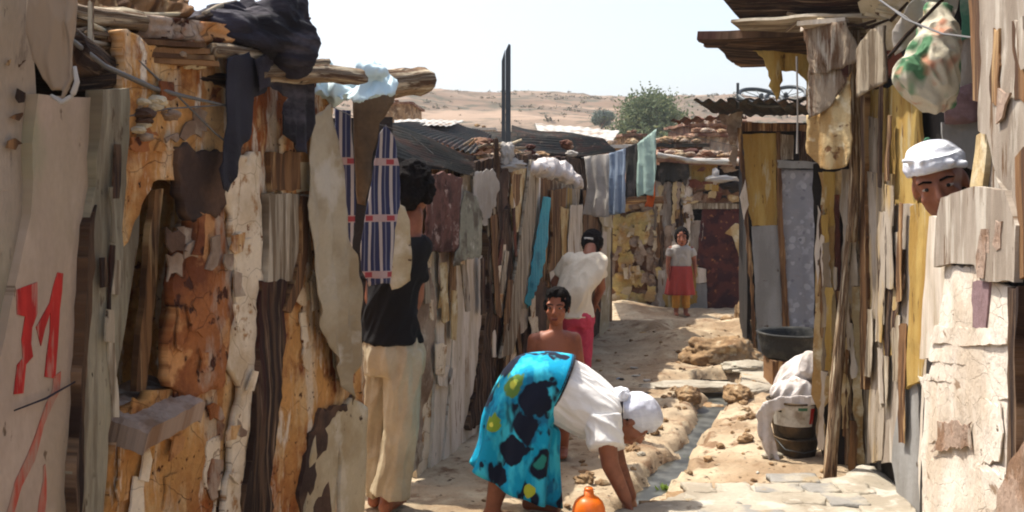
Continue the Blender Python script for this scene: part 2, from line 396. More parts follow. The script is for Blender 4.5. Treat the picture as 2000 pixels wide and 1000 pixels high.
def head(c, f, u, s=1.):
    """head prims round the skull centre c (between the ears); f faces forward, u up"""
    u = Vector(u).normalized(); f = Vector(f); f = (f - u * f.dot(u)).normalized(); r = f.cross(u); c = Vector(c)
    at = lambda x, y, z: c + (r * x + f * y + u * z) * s
    pr = [ell(at(0, -.01, .035), (.074 * s, .094 * s, .088 * s), f, u), ell(at(0, .03, -.03), (.06 * s, .062 * s, .075 * s), f, u), ell(at(0, .052, -.082), (.032 * s, .028 * s, .024 * s), f, u),
          cap(at(0, .086, .012), at(0, .105, -.028), .009 * s, .013 * s, 10), cap(at(-.013, .092, -.033), at(.013, .092, -.033), .009 * s, .009 * s, 10),
          cap(at(-.045, .068, .028), at(.045, .068, .028), .014 * s, .014 * s, 10), ell(at(-.04, .062, -.028), (.02 * s, .018 * s, .02 * s), f, u), ell(at(.04, .062, -.028), (.02 * s, .018 * s, .02 * s), f, u),
          cap(at(-.02, .083, -.062), at(.02, .083, -.062), .008 * s, .008 * s, 8), cap(at(-.016, .08, -.072), at(.016, .08, -.072), .008 * s, .008 * s, 8)]
    for q in (-1, 1): pr += [cap(at(q * .018, .0835, .0125), at(q * .046, .079, .0125), .0048 * s, .0045 * s, 8), cap(at(q * .018, .083, -.0015), at(q * .045, .078, -.0015), .0040 * s, .0038 * s, 8)]
    for q in (-1, 1): pr.append(ell(at(q * .075, -.008, -.005), (.009 * s, .02 * s, .032 * s), f, u))
    return pr, at, (r, f, u)
def face(at, fr, s, parent, M_):
    r, f, u = fr
    for q in (-1, 1):
        e = part('eye', ell(at(q * .031, .077, .006), (.0140 * s, .0095 * s, .0062 * s), f, u), M_['eye'], parent, True)
        part('iris', ell(at(q * .031, .0855, .006), (.0062 * s, .003 * s, .0056 * s), f, u), M_['dark'], e, True)
        part('eyebrow', fuse([cap(at(q * .014, .089, .026), at(q * .034, .089, .031), .004 * s, .004 * s, 8), cap(at(q * .034, .089, .031), at(q * .05, .078, .026), .004 * s, .0025 * s, 8)], .002, 1), M_['hair'], parent, True)
    part('mouth', fuse([cap(at(-.018, .089, -.063), at(.018, .089, -.063), .0045 * s, .0045 * s, 8), cap(at(-.013, .088, -.070), at(.013, .088, -.070), .0055 * s, .0055 * s, 8)], .002, 1), M_['lip'], parent, True)

# ---------------------------------------------------------------- materials
V1 = (3, .35, 1)      # streaks that run up and down a wall (UV = metres along, metres up)
M = {}
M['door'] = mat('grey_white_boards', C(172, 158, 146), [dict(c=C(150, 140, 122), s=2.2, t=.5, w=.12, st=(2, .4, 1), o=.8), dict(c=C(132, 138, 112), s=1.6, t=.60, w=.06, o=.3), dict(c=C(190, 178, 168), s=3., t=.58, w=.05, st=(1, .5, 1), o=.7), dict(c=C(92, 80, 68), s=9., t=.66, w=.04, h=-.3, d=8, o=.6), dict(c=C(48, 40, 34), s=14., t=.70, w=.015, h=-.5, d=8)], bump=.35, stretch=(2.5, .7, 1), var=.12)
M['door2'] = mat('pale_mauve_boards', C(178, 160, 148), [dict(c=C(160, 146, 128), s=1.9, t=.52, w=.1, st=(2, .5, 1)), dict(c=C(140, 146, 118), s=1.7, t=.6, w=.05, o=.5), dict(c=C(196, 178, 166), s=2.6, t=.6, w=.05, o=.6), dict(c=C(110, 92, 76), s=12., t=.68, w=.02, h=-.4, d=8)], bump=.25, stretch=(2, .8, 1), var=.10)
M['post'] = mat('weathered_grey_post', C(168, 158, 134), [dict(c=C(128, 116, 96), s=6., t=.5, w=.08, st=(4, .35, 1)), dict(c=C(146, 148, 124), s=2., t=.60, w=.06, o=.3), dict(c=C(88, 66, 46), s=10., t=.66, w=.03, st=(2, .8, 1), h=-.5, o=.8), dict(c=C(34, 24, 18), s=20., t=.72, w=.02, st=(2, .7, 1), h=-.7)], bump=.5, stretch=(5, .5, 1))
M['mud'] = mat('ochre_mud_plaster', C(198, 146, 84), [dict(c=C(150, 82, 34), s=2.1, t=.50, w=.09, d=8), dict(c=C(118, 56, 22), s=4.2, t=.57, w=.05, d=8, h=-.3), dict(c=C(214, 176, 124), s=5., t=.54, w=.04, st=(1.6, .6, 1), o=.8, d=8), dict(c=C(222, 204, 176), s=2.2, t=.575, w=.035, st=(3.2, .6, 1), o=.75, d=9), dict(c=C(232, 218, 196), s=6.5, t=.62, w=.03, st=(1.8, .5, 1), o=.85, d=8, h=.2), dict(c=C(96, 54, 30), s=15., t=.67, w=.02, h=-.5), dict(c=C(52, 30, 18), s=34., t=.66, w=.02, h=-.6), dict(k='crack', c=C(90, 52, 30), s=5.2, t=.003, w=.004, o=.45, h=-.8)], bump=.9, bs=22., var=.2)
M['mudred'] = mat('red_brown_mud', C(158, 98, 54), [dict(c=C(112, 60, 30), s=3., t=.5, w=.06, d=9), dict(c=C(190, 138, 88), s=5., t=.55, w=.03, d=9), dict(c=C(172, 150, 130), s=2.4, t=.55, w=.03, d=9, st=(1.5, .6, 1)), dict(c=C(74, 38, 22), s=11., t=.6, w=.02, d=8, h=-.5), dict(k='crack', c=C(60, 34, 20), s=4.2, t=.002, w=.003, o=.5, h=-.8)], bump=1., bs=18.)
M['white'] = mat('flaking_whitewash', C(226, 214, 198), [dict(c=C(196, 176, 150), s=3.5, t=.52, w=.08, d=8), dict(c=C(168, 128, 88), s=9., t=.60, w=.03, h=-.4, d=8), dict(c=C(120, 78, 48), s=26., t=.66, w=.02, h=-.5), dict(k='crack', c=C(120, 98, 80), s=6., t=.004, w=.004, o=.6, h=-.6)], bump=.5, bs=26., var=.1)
M['cream'] = mat('cream_render', C(206, 190, 158), [dict(c=C(182, 160, 122), s=3., t=.52, w=.1), dict(c=C(220, 208, 184), s=4., t=.6, w=.05), dict(c=C(90, 66, 46), s=14., t=.68, w=.02, h=-.4)], bump=.4, var=.1)
M['dwood'] = mat('dark_rotten_wood', C(96, 72, 52), [dict(c=C(48, 32, 24), s=7., t=.47, w=.05, st=(4, .3, 1), h=-.6), dict(c=C(138, 112, 88), s=9., t=.6, w=.04, st=(5, .3, 1)), dict(c=C(66, 26, 18), s=3., t=.6, w=.05, o=.7)], bump=1., bs=20., stretch=(5, .5, 1))
M['log'] = mat('sun_bleached_log', C(158, 132, 102), [dict(c=C(96, 70, 48), s=7., t=.5, w=.06, st=(6, .5, 1), h=-.5), dict(c=C(204, 188, 160), s=6., t=.58, w=.05, st=(6, .6, 1)), dict(c=C(52, 36, 26), s=14., t=.63, w=.02, st=(5, .5, 1), h=-.6)], bump=.8, bs=20., stretch=(6, .6, 1))
M['greyw'] = mat('grey_weathered_plank', C(158, 148, 134), [dict(c=C(112, 98, 82), s=6., t=.5, w=.06, st=(5, .3, 1), h=-.4), dict(c=C(186, 178, 166), s=5., t=.58, w=.05, st=(4, .3, 1)), dict(c=C(58, 44, 34), s=16., t=.67, w=.02, st=(3, .4, 1), h=-.6)], bump=.45, bs=75., stretch=(5, .4, 1))
M['brownw'] = mat('brown_plank', C(124, 92, 62), [dict(c=C(78, 54, 36), s=6., t=.5, w=.06, st=(5, .3, 1), h=-.4), dict(c=C(168, 140, 104), s=6., t=.6, w=.04, st=(5, .3, 1))], bump=.45, bs=75., stretch=(5, .4, 1))
M['whitew'] = mat('white_painted_boards', C(214, 206, 200), [dict(c=C(186, 174, 160), s=3., t=.52, w=.08, st=(3, .5, 1)), dict(c=C(150, 126, 104), s=7., t=.63, w=.03, st=(3, .5, 1), h=-.3), dict(c=C(76, 58, 46), s=15., t=.7, w=.02, st=(2, .6, 1), h=-.5)], bump=.45, bs=75., stretch=(3, .5, 1), var=.1)
M['chalk'] = mat('chalky_grey_boards', C(184, 174, 166), [dict(c=C(160, 148, 138), s=3., t=.5, w=.08, st=(3, .6, 1)), dict(c=C(212, 206, 200), s=4.5, t=.58, w=.05, st=(3, .6, 1)), dict(c=C(120, 94, 70), s=6., t=.64, w=.03, st=(3, .5, 1), h=-.3), dict(c=C(60, 44, 34), s=17., t=.69, w=.02, st=(2, .6, 1), h=-.5)], bump=.45, bs=75., stretch=(3, .6, 1), var=.12)
M['yellow'] = mat('yellow_painted_boards', C(208, 174, 98), [dict(c=C(188, 148, 72), s=3., t=.5, w=.08, st=(3, .5, 1)), dict(c=C(206, 186, 140), s=5., t=.6, w=.04, st=(3, .5, 1)), dict(c=C(110, 74, 36), s=10., t=.66, w=.02, st=(3, .6, 1), h=-.4)], bump=.4, stretch=(3, .6, 1), var=.12)
M['mix'] = mat('patched_yellow_grey_boards', C(186, 172, 154), [dict(c=C(204, 166, 88), s=1.9, t=.54, w=.05, st=(2.5, .4, 1)), dict(c=C(150, 132, 108), s=4., t=.55, w=.05, st=(4, .3, 1)), dict(c=C(66, 46, 34), s=9., t=.64, w=.02, st=(3, .5, 1), h=-.5)], bump=.45, bs=75., stretch=(4, .4, 1))
M['grey'] = mat('blue_grey_painted_wall', C(178, 176, 172), [dict(c=C(158, 154, 148), s=3., t=.5, w=.1, st=(2, .6, 1)), dict(c=C(108, 92, 76), s=12., t=.7, w=.02, h=-.3)], bump=.25, var=.08)
M['card'] = mat('crumpled_sun_faded_cardboard', C(204, 180, 134), [dict(c=C(176, 140, 88), s=4., t=.5, w=.06, st=(2, .6, 1)), dict(c=C(222, 206, 170), s=7., t=.58, w=.04), dict(c=C(120, 82, 48), s=9., t=.66, w=.02, h=-.3)], bump=.7, bs=14., var=.14)
M['burlap'] = mat('grey_brown_sacking', C(176, 158, 136), [dict(c=C(128, 98, 74), s=5., t=.52, w=.07, st=(4, .5, 1)), dict(c=C(200, 188, 170), s=6., t=.6, w=.04, st=(4, .5, 1)), dict(c=C(84, 58, 42), s=10., t=.66, w=.02)], bump=.8, bs=60., stretch=(3, .6, 1), transl=.08)
M['rust'] = mat('dark_rusty_tin', C(48, 44, 34), [dict(c=C(66, 42, 28), s=3.5, t=.54, w=.06, h=.2), dict(c=C(34, 34, 28), s=2.4, t=.55, w=.06), dict(c=C(120, 104, 84), s=9., t=.66, w=.03)], rough=.7, bump=.4, metal=.0, var=.2)
M['palet'] = mat('pale_roof_tin', C(196, 192, 182), [dict(c=C(150, 120, 90), s=4., t=.58, w=.05), dict(c=C(96, 84, 70), s=9., t=.66, w=.03)], rough=.6, bump=.3)
M['redrust'] = mat('red_brown_rusty_tin', C(120, 62, 40), [dict(c=C(78, 40, 28), s=4., t=.5, w=.06), dict(c=C(150, 104, 78), s=7., t=.62, w=.04)], rough=.8, bump=.5)
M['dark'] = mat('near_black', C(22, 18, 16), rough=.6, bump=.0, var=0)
M['inner'] = mat('shade_dark_interior_boards', C(38, 31, 26), [dict(c=C(24, 20, 17), s=3., t=.5, w=.1)], bump=.5)  # interior shade painted in: boards made near-black so the openings read dark
M['black'] = mat('black_cloth', C(34, 32, 40), [dict(c=C(52, 50, 60), s=3., t=.55, w=.1)], rough=.8, bump=.25, bs=120, var=.15)
M['violet'] = mat('faded_black_violet_cloth', C(50, 46, 56), [dict(c=C(28, 26, 32), s=3., t=.5, w=.08), dict(c=C(84, 78, 84), s=5., t=.6, w=.08)], coords='Object', rough=.8, bump=1., bs=16, stretch=(1, 1, 2.5))
M['ltblue'] = mat('pale_blue_cloth', C(188, 208, 212), [dict(c=C(214, 226, 228), s=3., t=.55, w=.08)], rough=.7, bump=.2, bs=80, var=.06)
M['brownc'] = mat('drab_brown_cloth', C(120, 98, 74), [dict(c=C(92, 74, 56), s=3., t=.52, w=.08)], bump=.3, bs=100, transl=.1)
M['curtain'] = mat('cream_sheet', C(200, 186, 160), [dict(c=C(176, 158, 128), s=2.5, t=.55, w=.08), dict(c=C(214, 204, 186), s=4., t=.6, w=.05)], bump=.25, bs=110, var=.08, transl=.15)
M['redbrown'] = mat('matted_dark_red_brown_rug', C(112, 76, 66), [dict(c=C(72, 44, 38), s=6., t=.5, w=.06), dict(c=C(168, 144, 134), s=14., t=.62, w=.04)], bump=1., bs=60)
M['greycloth'] = mat('grey_green_cloth', C(136, 134, 118), [dict(c=C(92, 84, 72), s=5., t=.54, w=.06), dict(c=C(178, 174, 160), s=8., t=.64, w=.04)], bump=.5, bs=60)
M['teal'] = mat('turquoise_tarpaulin', C(64, 150, 168), [dict(c=C(44, 120, 140), s=4., t=.55, w=.06)], rough=.5, bump=.3, bs=30, var=.1)
M['lwhite'] = mat('washed_white_cloth', C(214, 206, 196), [dict(c=C(190, 180, 168), s=3., t=.55, w=.08)], bump=.2, bs=120, var=.06, transl=.2)
M['lblue'] = mat('washed_blue_grey_cloth', C(168, 182, 198), [dict(c=C(140, 156, 176), s=3., t=.52, w=.05, st=(8, .3, 1))], bump=.2, bs=120, var=.06, transl=.2)
M['lgreen'] = mat('pale_mint_cloth', C(176, 200, 186), bump=.2, bs=120, var=.08, transl=.2)
M['orange'] = mat('orange_cloth', C(206, 96, 36), bump=.2, bs=120, var=.1, transl=.2)
M['charc'] = mat('charcoal_cloth', C(52, 50, 46), [dict(c=C(84, 76, 70), s=5., t=.58, w=.06)], bump=.3, bs=90, transl=.05)
M['dirt'] = mat('trodden_pale_dirt', C(168, 150, 124), [dict(c=C(144, 122, 96), s=1.3, t=.5, w=.08, d=9), dict(c=C(176, 160, 134), s=2.6, t=.56, w=.06, d=9), dict(c=C(124, 98, 74), s=5.5, t=.62, w=.05, d=9), dict(c=C(80, 60, 44), s=26., t=.66, w=.03, h=-.4), dict(c=C(176, 162, 140), s=38., t=.68, w=.02, h=.6)], coords='Object', bump=1., bs=11., var=.14, rough=.95)
M['clod'] = mat('dry_earth_clod', C(178, 146, 108), [dict(c=C(132, 102, 72), s=5., t=.52, w=.06), dict(c=C(210, 188, 154), s=9., t=.6, w=.04)], coords='Object', bump=1., bs=18., rough=.95)
M['cement'] = mat('pale_cement', C(204, 194, 174), [dict(c=C(178, 166, 146), s=3., t=.52, w=.08), dict(c=C(140, 124, 104), s=11., t=.64, w=.03, h=-.3), dict(c=C(220, 212, 196), s=6., t=.6, w=.04)], coords='Object', bump=.6, bs=16., var=.1)
M['stone'] = mat('pale_slab_stone', C(200, 190, 170), [dict(c=C(168, 164, 156), s=4., t=.5, w=.06), dict(c=C(186, 168, 138), s=6., t=.57, w=.04), dict(c=C(120, 106, 88), s=15., t=.67, w=.02, h=-.4)], coords='Object', bump=.7, bs=18., var=.12)
M['ystone'] = mat('yellow_limewashed_stone', C(204, 182, 118), [dict(c=C(190, 152, 100), s=3., t=.52, w=.07), dict(c=C(206, 190, 160), s=5., t=.58, w=.05), dict(c=C(110, 84, 62), s=12., t=.66, w=.03, h=-.4)], coords='Object', bump=.7, bs=15.)
M['pstone'] = mat('greyish_rubble_stone', C(176, 158, 144), [dict(c=C(140, 116, 100), s=4., t=.52, w=.07), dict(c=C(206, 194, 180), s=6., t=.6, w=.05)], coords='Object', bump=.8, bs=15.)
M['rubble'] = mat('brown_rubble', C(150, 112, 86), [dict(c=C(112, 70, 54), s=3., t=.52, w=.06), dict(c=C(186, 156, 130), s=6., t=.6, w=.04)], coords='Object', bump=.9, bs=12.)
M['darkmud'] = mat('dark_mud_mortar', C(92, 68, 52), [dict(c=C(60, 44, 36), s=5., t=.5, w=.08)], bump=.8, bs=18.)  # two dark browns of mud, mixed by noise
M['skin'] = mat('brown_skin', C(138, 84, 58), [dict(c=C(116, 68, 46), s=7., t=.53, w=.08, d=8), dict(c=C(156, 98, 70), s=12., t=.6, w=.06)], coords='Object', rough=.55, bump=.08, bs=120, var=.05, spec=.4)
M['skin2'] = mat('tan_skin', C(150, 88, 60), [dict(c=C(128, 72, 50), s=7., t=.53, w=.08, d=8)], coords='Object', rough=.55, bump=.08, bs=120, var=.05, spec=.4)
M['lip'] = mat('lip', C(112, 56, 46), rough=.5, bump=0, var=0)
M['eye'] = mat('eye_white', C(168, 156, 146), rough=.3, bump=0, var=0)
M['hair'] = mat('black_hair', C(20, 16, 15), [dict(c=C(34, 28, 26), s=30., t=.56, w=.05)], coords='Object', rough=.85, bump=1., bs=90, var=.2, spec=.1)
M['tee'] = mat('white_cotton', C(226, 224, 220), coords='Object', bump=.25, bs=26, var=.04, rough=.9)
M['turban'] = mat('white_headscarf', C(222, 224, 230), [dict(c=C(196, 198, 210), s=4., t=.55, w=.08, st=(1, 1, 4))], coords='Object', bump=.4, bs=30, var=.04, rough=.9)
M['tee2'] = mat('cream_cotton', C(212, 200, 178), coords='Object', bump=.3, bs=26, var=.05, rough=.9)
M['chino'] = mat('beige_twill', C(190, 178, 152), [dict(c=C(170, 156, 128), s=4., t=.55, w=.1)], coords='Object', bump=.3, bs=40, var=.07, rough=.9)
M['pink'] = mat('crimson_pink_cotton', C(190, 66, 88), [dict(c=C(166, 52, 74), s=4., t=.55, w=.1)], coords='Object', bump=.3, bs=40, var=.08, rough=.9)
M['redsk'] = mat('brick_red_skirt_cloth', C(150, 58, 52), coords='Object', bump=.3, bs=40, var=.12, rough=.9)
M['ochrec'] = mat('mustard_trouser_cloth', C(190, 134, 60), coords='Object', bump=.3, bs=40, var=.1, rough=.9)
M['paint'] = mat('red_brushed_paint', C(178, 46, 38), [dict(c=C(150, 34, 30), s=8., t=.5, w=.1, st=(6, .6, 1)), dict(c=C(160, 112, 98), s=14., t=.62, w=.05, st=(5, .5, 1), o=.8)], bump=.2, var=.1)
M['paint2'] = mat('thin_red_paint', C(170, 76, 58), [dict(c=C(158, 122, 104), s=10., t=.48, w=.08, st=(4, .6, 1))], bump=.2, var=.1)
M['jug'] = mat('orange_plastic', C(232, 112, 14), [dict(c=C(206, 90, 10), s=3., t=.55, w=.1)], coords='Object', rough=.35, bump=.05, var=.05, spec=.5)
M['rubber'] = mat('black_rubber', C(44, 44, 42), [dict(c=C(74, 72, 66), s=6., t=.55, w=.08)], coords='Object', rough=.8, bump=.5, bs=30)
M['tar'] = mat('tarred_dark_bucket', C(50, 42, 34), [dict(c=C(92, 74, 50), s=4., t=.56, w=.06)], coords='Object', rough=.7, bump=.5, bs=25)
M['plastic'] = mat('grey_white_plastic', C(186, 182, 172), [dict(c=C(140, 128, 112), s=6., t=.58, w=.06)], coords='Object', rough=.6, bump=.2)
M['sack'] = mat('white_woven_sack', C(222, 214, 208), [dict(c=C(196, 184, 174), s=5., t=.54, w=.06), dict(c=C(160, 140, 120), s=9., t=.66, w=.03)], coords='Object', rough=.7, bump=.6, bs=22, var=.07)
M['metal'] = mat('dull_dark_steel', C(72, 76, 78), rough=.5, bump=.1, var=.1, metal=.3)
M['wire'] = mat('grey_wire', C(96, 94, 92), rough=.5, bump=0, var=.1)
M['leaf'] = mat('dusty_green_leaves', C(96, 108, 80), [dict(c=C(70, 86, 56), s=1.4, t=.5, w=.1), dict(c=C(134, 140, 104), s=3., t=.6, w=.08)], coords='Object', bump=0, var=.25, transl=.25)
M['leaf2'] = mat('grey_green_leaves', C(92, 106, 96), coords='Object', bump=0, var=.25, transl=.2)
M['scrub'] = mat('dry_scrub', C(112, 104, 78), coords='Object', bump=0, var=.25)
M['weed'] = mat('fresh_green_weed', C(126, 150, 70), coords='Object', bump=0, var=.2, transl=.3)
M['bark'] = mat('bark', C(98, 80, 64), coords='Object', bump=1., bs=20)
M['hill'] = mat('dry_hillside', C(130, 112, 94), [dict(c=C(112, 92, 74), s=.05, t=.5, w=.06, st=(.4, 1, 2), d=8), dict(c=C(92, 78, 62), s=.16, t=.53, w=.04, st=(.35, 1, 2), d=8), dict(c=C(74, 70, 54), s=.5, t=.56, w=.03, st=(.6, 1, 1), d=6), dict(c=C(146, 124, 104), s=.09, t=.6, w=.04, st=(.3, 1, 2), d=8)], coords='Object', bump=.6, bs=1.5, var=.12, rough=1.)
M['whitecr'] = mat('wrinkled_white_sheeting', C(226, 220, 216), [dict(c=C(204, 192, 180), s=3., t=.52, w=.08), dict(c=C(150, 130, 112), s=8., t=.66, w=.03, st=(1, 2.5, 1)), dict(k='crack', c=C(120, 104, 92), s=5.5, t=.0035, w=.004, st=(.7, 2.2, 1), o=.7, h=-.8), dict(c=C(90, 72, 58), s=13., t=.71, w=.02, h=-.5)], k_=.86, bump=.7, bs=12., var=.08)
M['mauve'] = mat('faded_mauve_cloth', C(150, 122, 124), [dict(c=C(126, 98, 96), s=5., t=.54, w=.07)], k_=.7, bump=.4, bs=50)
M['mauvew'] = mat('pinkish_peeling_board', C(190, 168, 156), [dict(c=C(160, 128, 106), s=5., t=.53, w=.05, h=-.3), dict(c=C(214, 200, 190), s=7., t=.6, w=.04)], k_=.62, bump=.8, bs=18)
M['greenw'] = mat('green_paint', C(72, 120, 92), [dict(c=C(130, 140, 116), s=6., t=.55, w=.06)], k_=.8, bump=.3)
M['jet'] = mat('black_jersey', C(20, 19, 21), coords='Object', bump=.3, bs=40, var=.1, rough=.95)
def water_mat():
    m = bpy.data.materials.new('grey_waste_water'); m.use_nodes = True; t = m.node_tree; b = t.nodes['Principled BSDF']
    b.inputs['Base Color'].default_value = C(128, 132, 132); b.inputs['Roughness'].default_value = .38; b.inputs['Specular IOR Level'].default_value = .35
    n = t.nodes.new('ShaderNodeTexNoise'); n.inputs['Scale'].default_value = 9; n.inputs['Detail'].default_value = 6; tc = t.nodes.new('ShaderNodeTexCoord'); t.links.new(tc.outputs['Object'], n.inputs[0])
    r = t.nodes.new('ShaderNodeValToRGB'); r.color_ramp.elements[0].position = .42; r.color_ramp.elements[0].color = C(52, 52, 46); r.color_ramp.elements[1].position = .62; r.color_ramp.elements[1].color = C(88, 88, 82)
    t.links.new(n.outputs[0], r.inputs[0]); t.links.new(r.outputs[0], b.inputs['Base Color'])
    bp = t.nodes.new('ShaderNodeBump'); bp.inputs['Strength'].default_value = .2; bp.inputs['Distance'].default_value = .005; n2 = t.nodes.new('ShaderNodeTexNoise'); n2.inputs['Scale'].default_value = 22; t.links.new(tc.outputs['Object'], n2.inputs[0]); t.links.new(n2.outputs[0], bp.inputs['Height']); t.links.new(bp.outputs[0], b.inputs['Normal'])
    return m
M['water'] = water_mat()
def check_mat():
    """woven check: navy blocks, white lines, pink cross bands; UV in metres"""
    m = bpy.data.materials.new('navy_checked_cloth'); m.use_nodes = True; t = m.node_tree; N = t.nodes; L = t.links; b = N['Principled BSDF']; b.inputs['Roughness'].default_value = .9
    tc = N.new('ShaderNodeTexCoord'); sp = N.new('ShaderNodeSeparateXYZ'); L.new(tc.outputs['UV'], sp.inputs[0])
    def per(src, p, ph, duty):
        a = N.new('ShaderNodeMath'); a.operation = 'MULTIPLY_ADD'; L.new(src, a.inputs[0]); a.inputs[1].default_value = 1 / p; a.inputs[2].default_value = ph
        f = N.new('ShaderNodeMath'); f.operation = 'FRACT'; L.new(a.outputs[0], f.inputs[0]); g = N.new('ShaderNodeMath'); g.operation = 'LESS_THAN'; L.new(f.outputs[0], g.inputs[0]); g.inputs[1].default_value = duty; return g.outputs[0]
    def mix(f, a, c):
        x = N.new('ShaderNodeMix'); x.data_type = 'RGBA'; L.new(f, x.inputs[0])
        if isinstance(a, tuple): x.inputs[6].default_value = a
        else: L.new(a, x.inputs[6])
        x.inputs[7].default_value = c; return x.outputs[2]
    c1 = mix(per(sp.outputs[0], .050, .1, .28), C(40, 46, 80), C(170, 162, 158))
    c1 = mix(per(sp.outputs[0], .050, .55, .10), c1, C(112, 114, 130))
    c1 = mix(per(sp.outputs[1], .255, .30, .13), c1, C(168, 146, 144))
    tt = N.new('ShaderNodeMath'); tt.operation = 'MULTIPLY'; L.new(per(sp.outputs[1], .255, .28, .09), tt.inputs[0]); L.new(per(sp.outputs[0], .100, .2, .35), tt.inputs[1])
    c1 = mix(tt.outputs[0], c1, C(150, 60, 66)); L.new(c1, b.inputs['Base Color']); return m
M['check'] = check_mat()
def print_mat(name, ground, parts, motif=(), coords='Object'):
    """printed fabric: ground colour, blotch layers, round motifs at points of the cloth"""
    m = mat(name, ground, parts, coords=coords, bump=.15, bs=60, var=.08); t = m.node_tree; N = t.nodes; L = t.links; b = next(n for n in N if n.type == 'BSDF_PRINCIPLED')
    cur = b.inputs['Base Color'].links[0].from_socket; tc = N.new('ShaderNodeTexCoord'); nn = N.new('ShaderNodeTexNoise'); nn.inputs['Scale'].default_value = 14; L.new(tc.outputs['Object'], nn.inputs[0])
    wn = N.new('ShaderNodeTexNoise'); wn.inputs['Scale'].default_value = 7; wn.inputs['Detail'].default_value = 3; L.new(tc.outputs['Object'], wn.inputs[0])
    wv = N.new('ShaderNodeVectorMath'); wv.operation = 'MULTIPLY_ADD'; L.new(wn.outputs[1], wv.inputs[0]); wv.inputs[1].default_value = (.15, .0, .15)
    w0 = N.new('ShaderNodeVectorMath'); w0.operation = 'SUBTRACT'; L.new(tc.outputs['Object'], w0.inputs[0]); w0.inputs[1].default_value = (.075, 0, .075); L.new(w0.outputs[0], wv.inputs[2])
    for p, r, c in motif:
        d = N.new('ShaderNodeVectorMath'); d.operation = 'DISTANCE'; L.new(wv.outputs[0], d.inputs[0]); d.inputs[1].default_value = p
        ad = N.new('ShaderNodeMath'); ad.operation = 'MULTIPLY_ADD'; L.new(nn.outputs[0], ad.inputs[0]); ad.inputs[1].default_value = r * .9; L.new(d.outputs['Value'], ad.inputs[2])
        mr = N.new('ShaderNodeMapRange'); mr.inputs[1].default_value = r * 1.5; mr.inputs[2].default_value = r * 1.38; L.new(ad.outputs[0], mr.inputs[0])
        x = N.new('ShaderNodeMix'); x.data_type = 'RGBA'; L.new(mr.outputs[0], x.inputs[0]); L.new(cur, x.inputs[6]); x.inputs[7].default_value = c; cur = x.outputs[2]
    L.new(cur, b.inputs['Base Color']); return m
M['lace'] = mat('grey_patterned_curtain_cloth', C(132, 132, 136), [dict(k='v', c=C(156, 156, 160), s=11., t=.34, w=.03, inv=True), dict(k='v', c=C(112, 112, 120), s=11., t=.17, w=.03, inv=True), dict(c=C(150, 150, 154), s=9., t=.6, w=.03)], bump=.2, bs=90, var=.05)
M['carpet'] = mat('dark_red_patterned_carpet', C(84, 44, 40), [dict(k='v', c=C(112, 62, 52), s=6., t=.2, w=.04, inv=True), dict(c=C(58, 30, 34), s=5., t=.53, w=.04), dict(c=C(150, 96, 60), s=13., t=.64, w=.03)], bump=.5, bs=60, var=.12)
M['prtsack'] = mat('printed_flour_sack_cloth', C(186, 178, 158), [dict(c=C(76, 116, 82), s=6.5, t=.53, w=.03, st=(1, 1, .6), d=2), dict(c=C(190, 180, 156), s=6.5, t=.59, w=.02, st=(1, 1, .6), d=2), dict(c=C(176, 126, 100), s=7., t=.60, w=.04, d=2, off=9)], coords='Object', bump=.4, bs=30, var=.1)

# ---------------------------------------------------------------- ground, water, hills
CH = [(.28, 4.35), (.50, 4.85), (.72, 5.45), (1.02, 6.2), (1.33, 7.1), (1.54, 7.8), (1.64, 8.25), (1.72, 8.7)]
def chd(x, y):
    """signed distance to the gutter line (right positive) and position along it"""
    best = (9e9, 0, 0)
    for i in range(len(CH) - 1):
        ax, ay = CH[i]; bx, by = CH[i + 1]; dx, dy = bx - ax, by - ay; L2 = dx * dx + dy * dy
        t = min(1., max(0., ((x - ax) * dx + (y - ay) * dy) / L2)); ex, ey = x - ax - dx * t, y - ay - dy * t; d = math.hypot(ex, ey)
        if d < best[0]: best = (d, 1 if ex * dy - ey * dx > 0 else -1, i + t)
    return best
def gh(x, y):
    h = .018 * fbm(x * 1.3, y * 1.3, 1.) + .012 * fbm(x * 4, y * 4, 2.) + .006 * nz(x * 14, y * 14)
    if 3.9 < y < 9.4 and -.6 < x < 3.:
        d, s_, k = chd(x, y); j = .04 * nz(x * 5, y * 5, 4)
        if s_ > 0: h += .04 * sstep(.10, .5, d + j) * sstep(9., 7., y)             # earth bank on the bucket side
        else: h += .012 * sstep(.14, .3, d + j) * sstep(.8, .2, d) * (.6 + 1.2 * fbm(x * 5, y * 5, 7.))
        wdt = .052 + .02 * math.sin(k * 3) if y < 8.15 else .16
        h -= .125 * sstep(wdt + .07, wdt - .01, d + j * 1.5 + .03 * nz(x * 16, y * 16, 2)) * (1 if y < 8.95 else sstep(9.3, 8.95, y))
        h += (.035 * abs(nz(x * 9, y * 9, 3)) + .02 * abs(nz(x * 22, y * 22, 3))) * sstep(.7, .2, d)
    h += .16 * sstep(9.3, 10.3, y) * sstep(.4, 1.9, x) * sstep(12.4, 11., y) * (.6 + .8 * fbm(x * 1.5, y * 1.5, 5.))
    h += .12 * math.exp(-((x - 1.45) ** 2 / .16 + (y - 13.2) ** 2 / .9))               # earth heaped against the far wall
    h += .05 * abs(nz(x * 3, y * 2, 9)) * sstep(8.2, 9.2, y)
    h += (.010 * abs(fbm(x * 6, y * 5, 6.)) + .014 * max(0., fbm(x * 2.4, y * 1.6, 12.)) ) * (1 if 3 < y < 15 else 0)
    if y > 20: h += (y - 20) * .03 * sstep(20, 40, y)
    return h
xs = [-1.4 + .03 * i for i in range(157)]; ys = [3.7 + .033 * i for i in range(315)]
a = -1.4; st = .06; left = []
while a > -600: a -= st; st *= 1.22; left.append(a)
a = xs[-1]; st = .06; right = []
while a < 600: a += st; st *= 1.22; right.append(a)
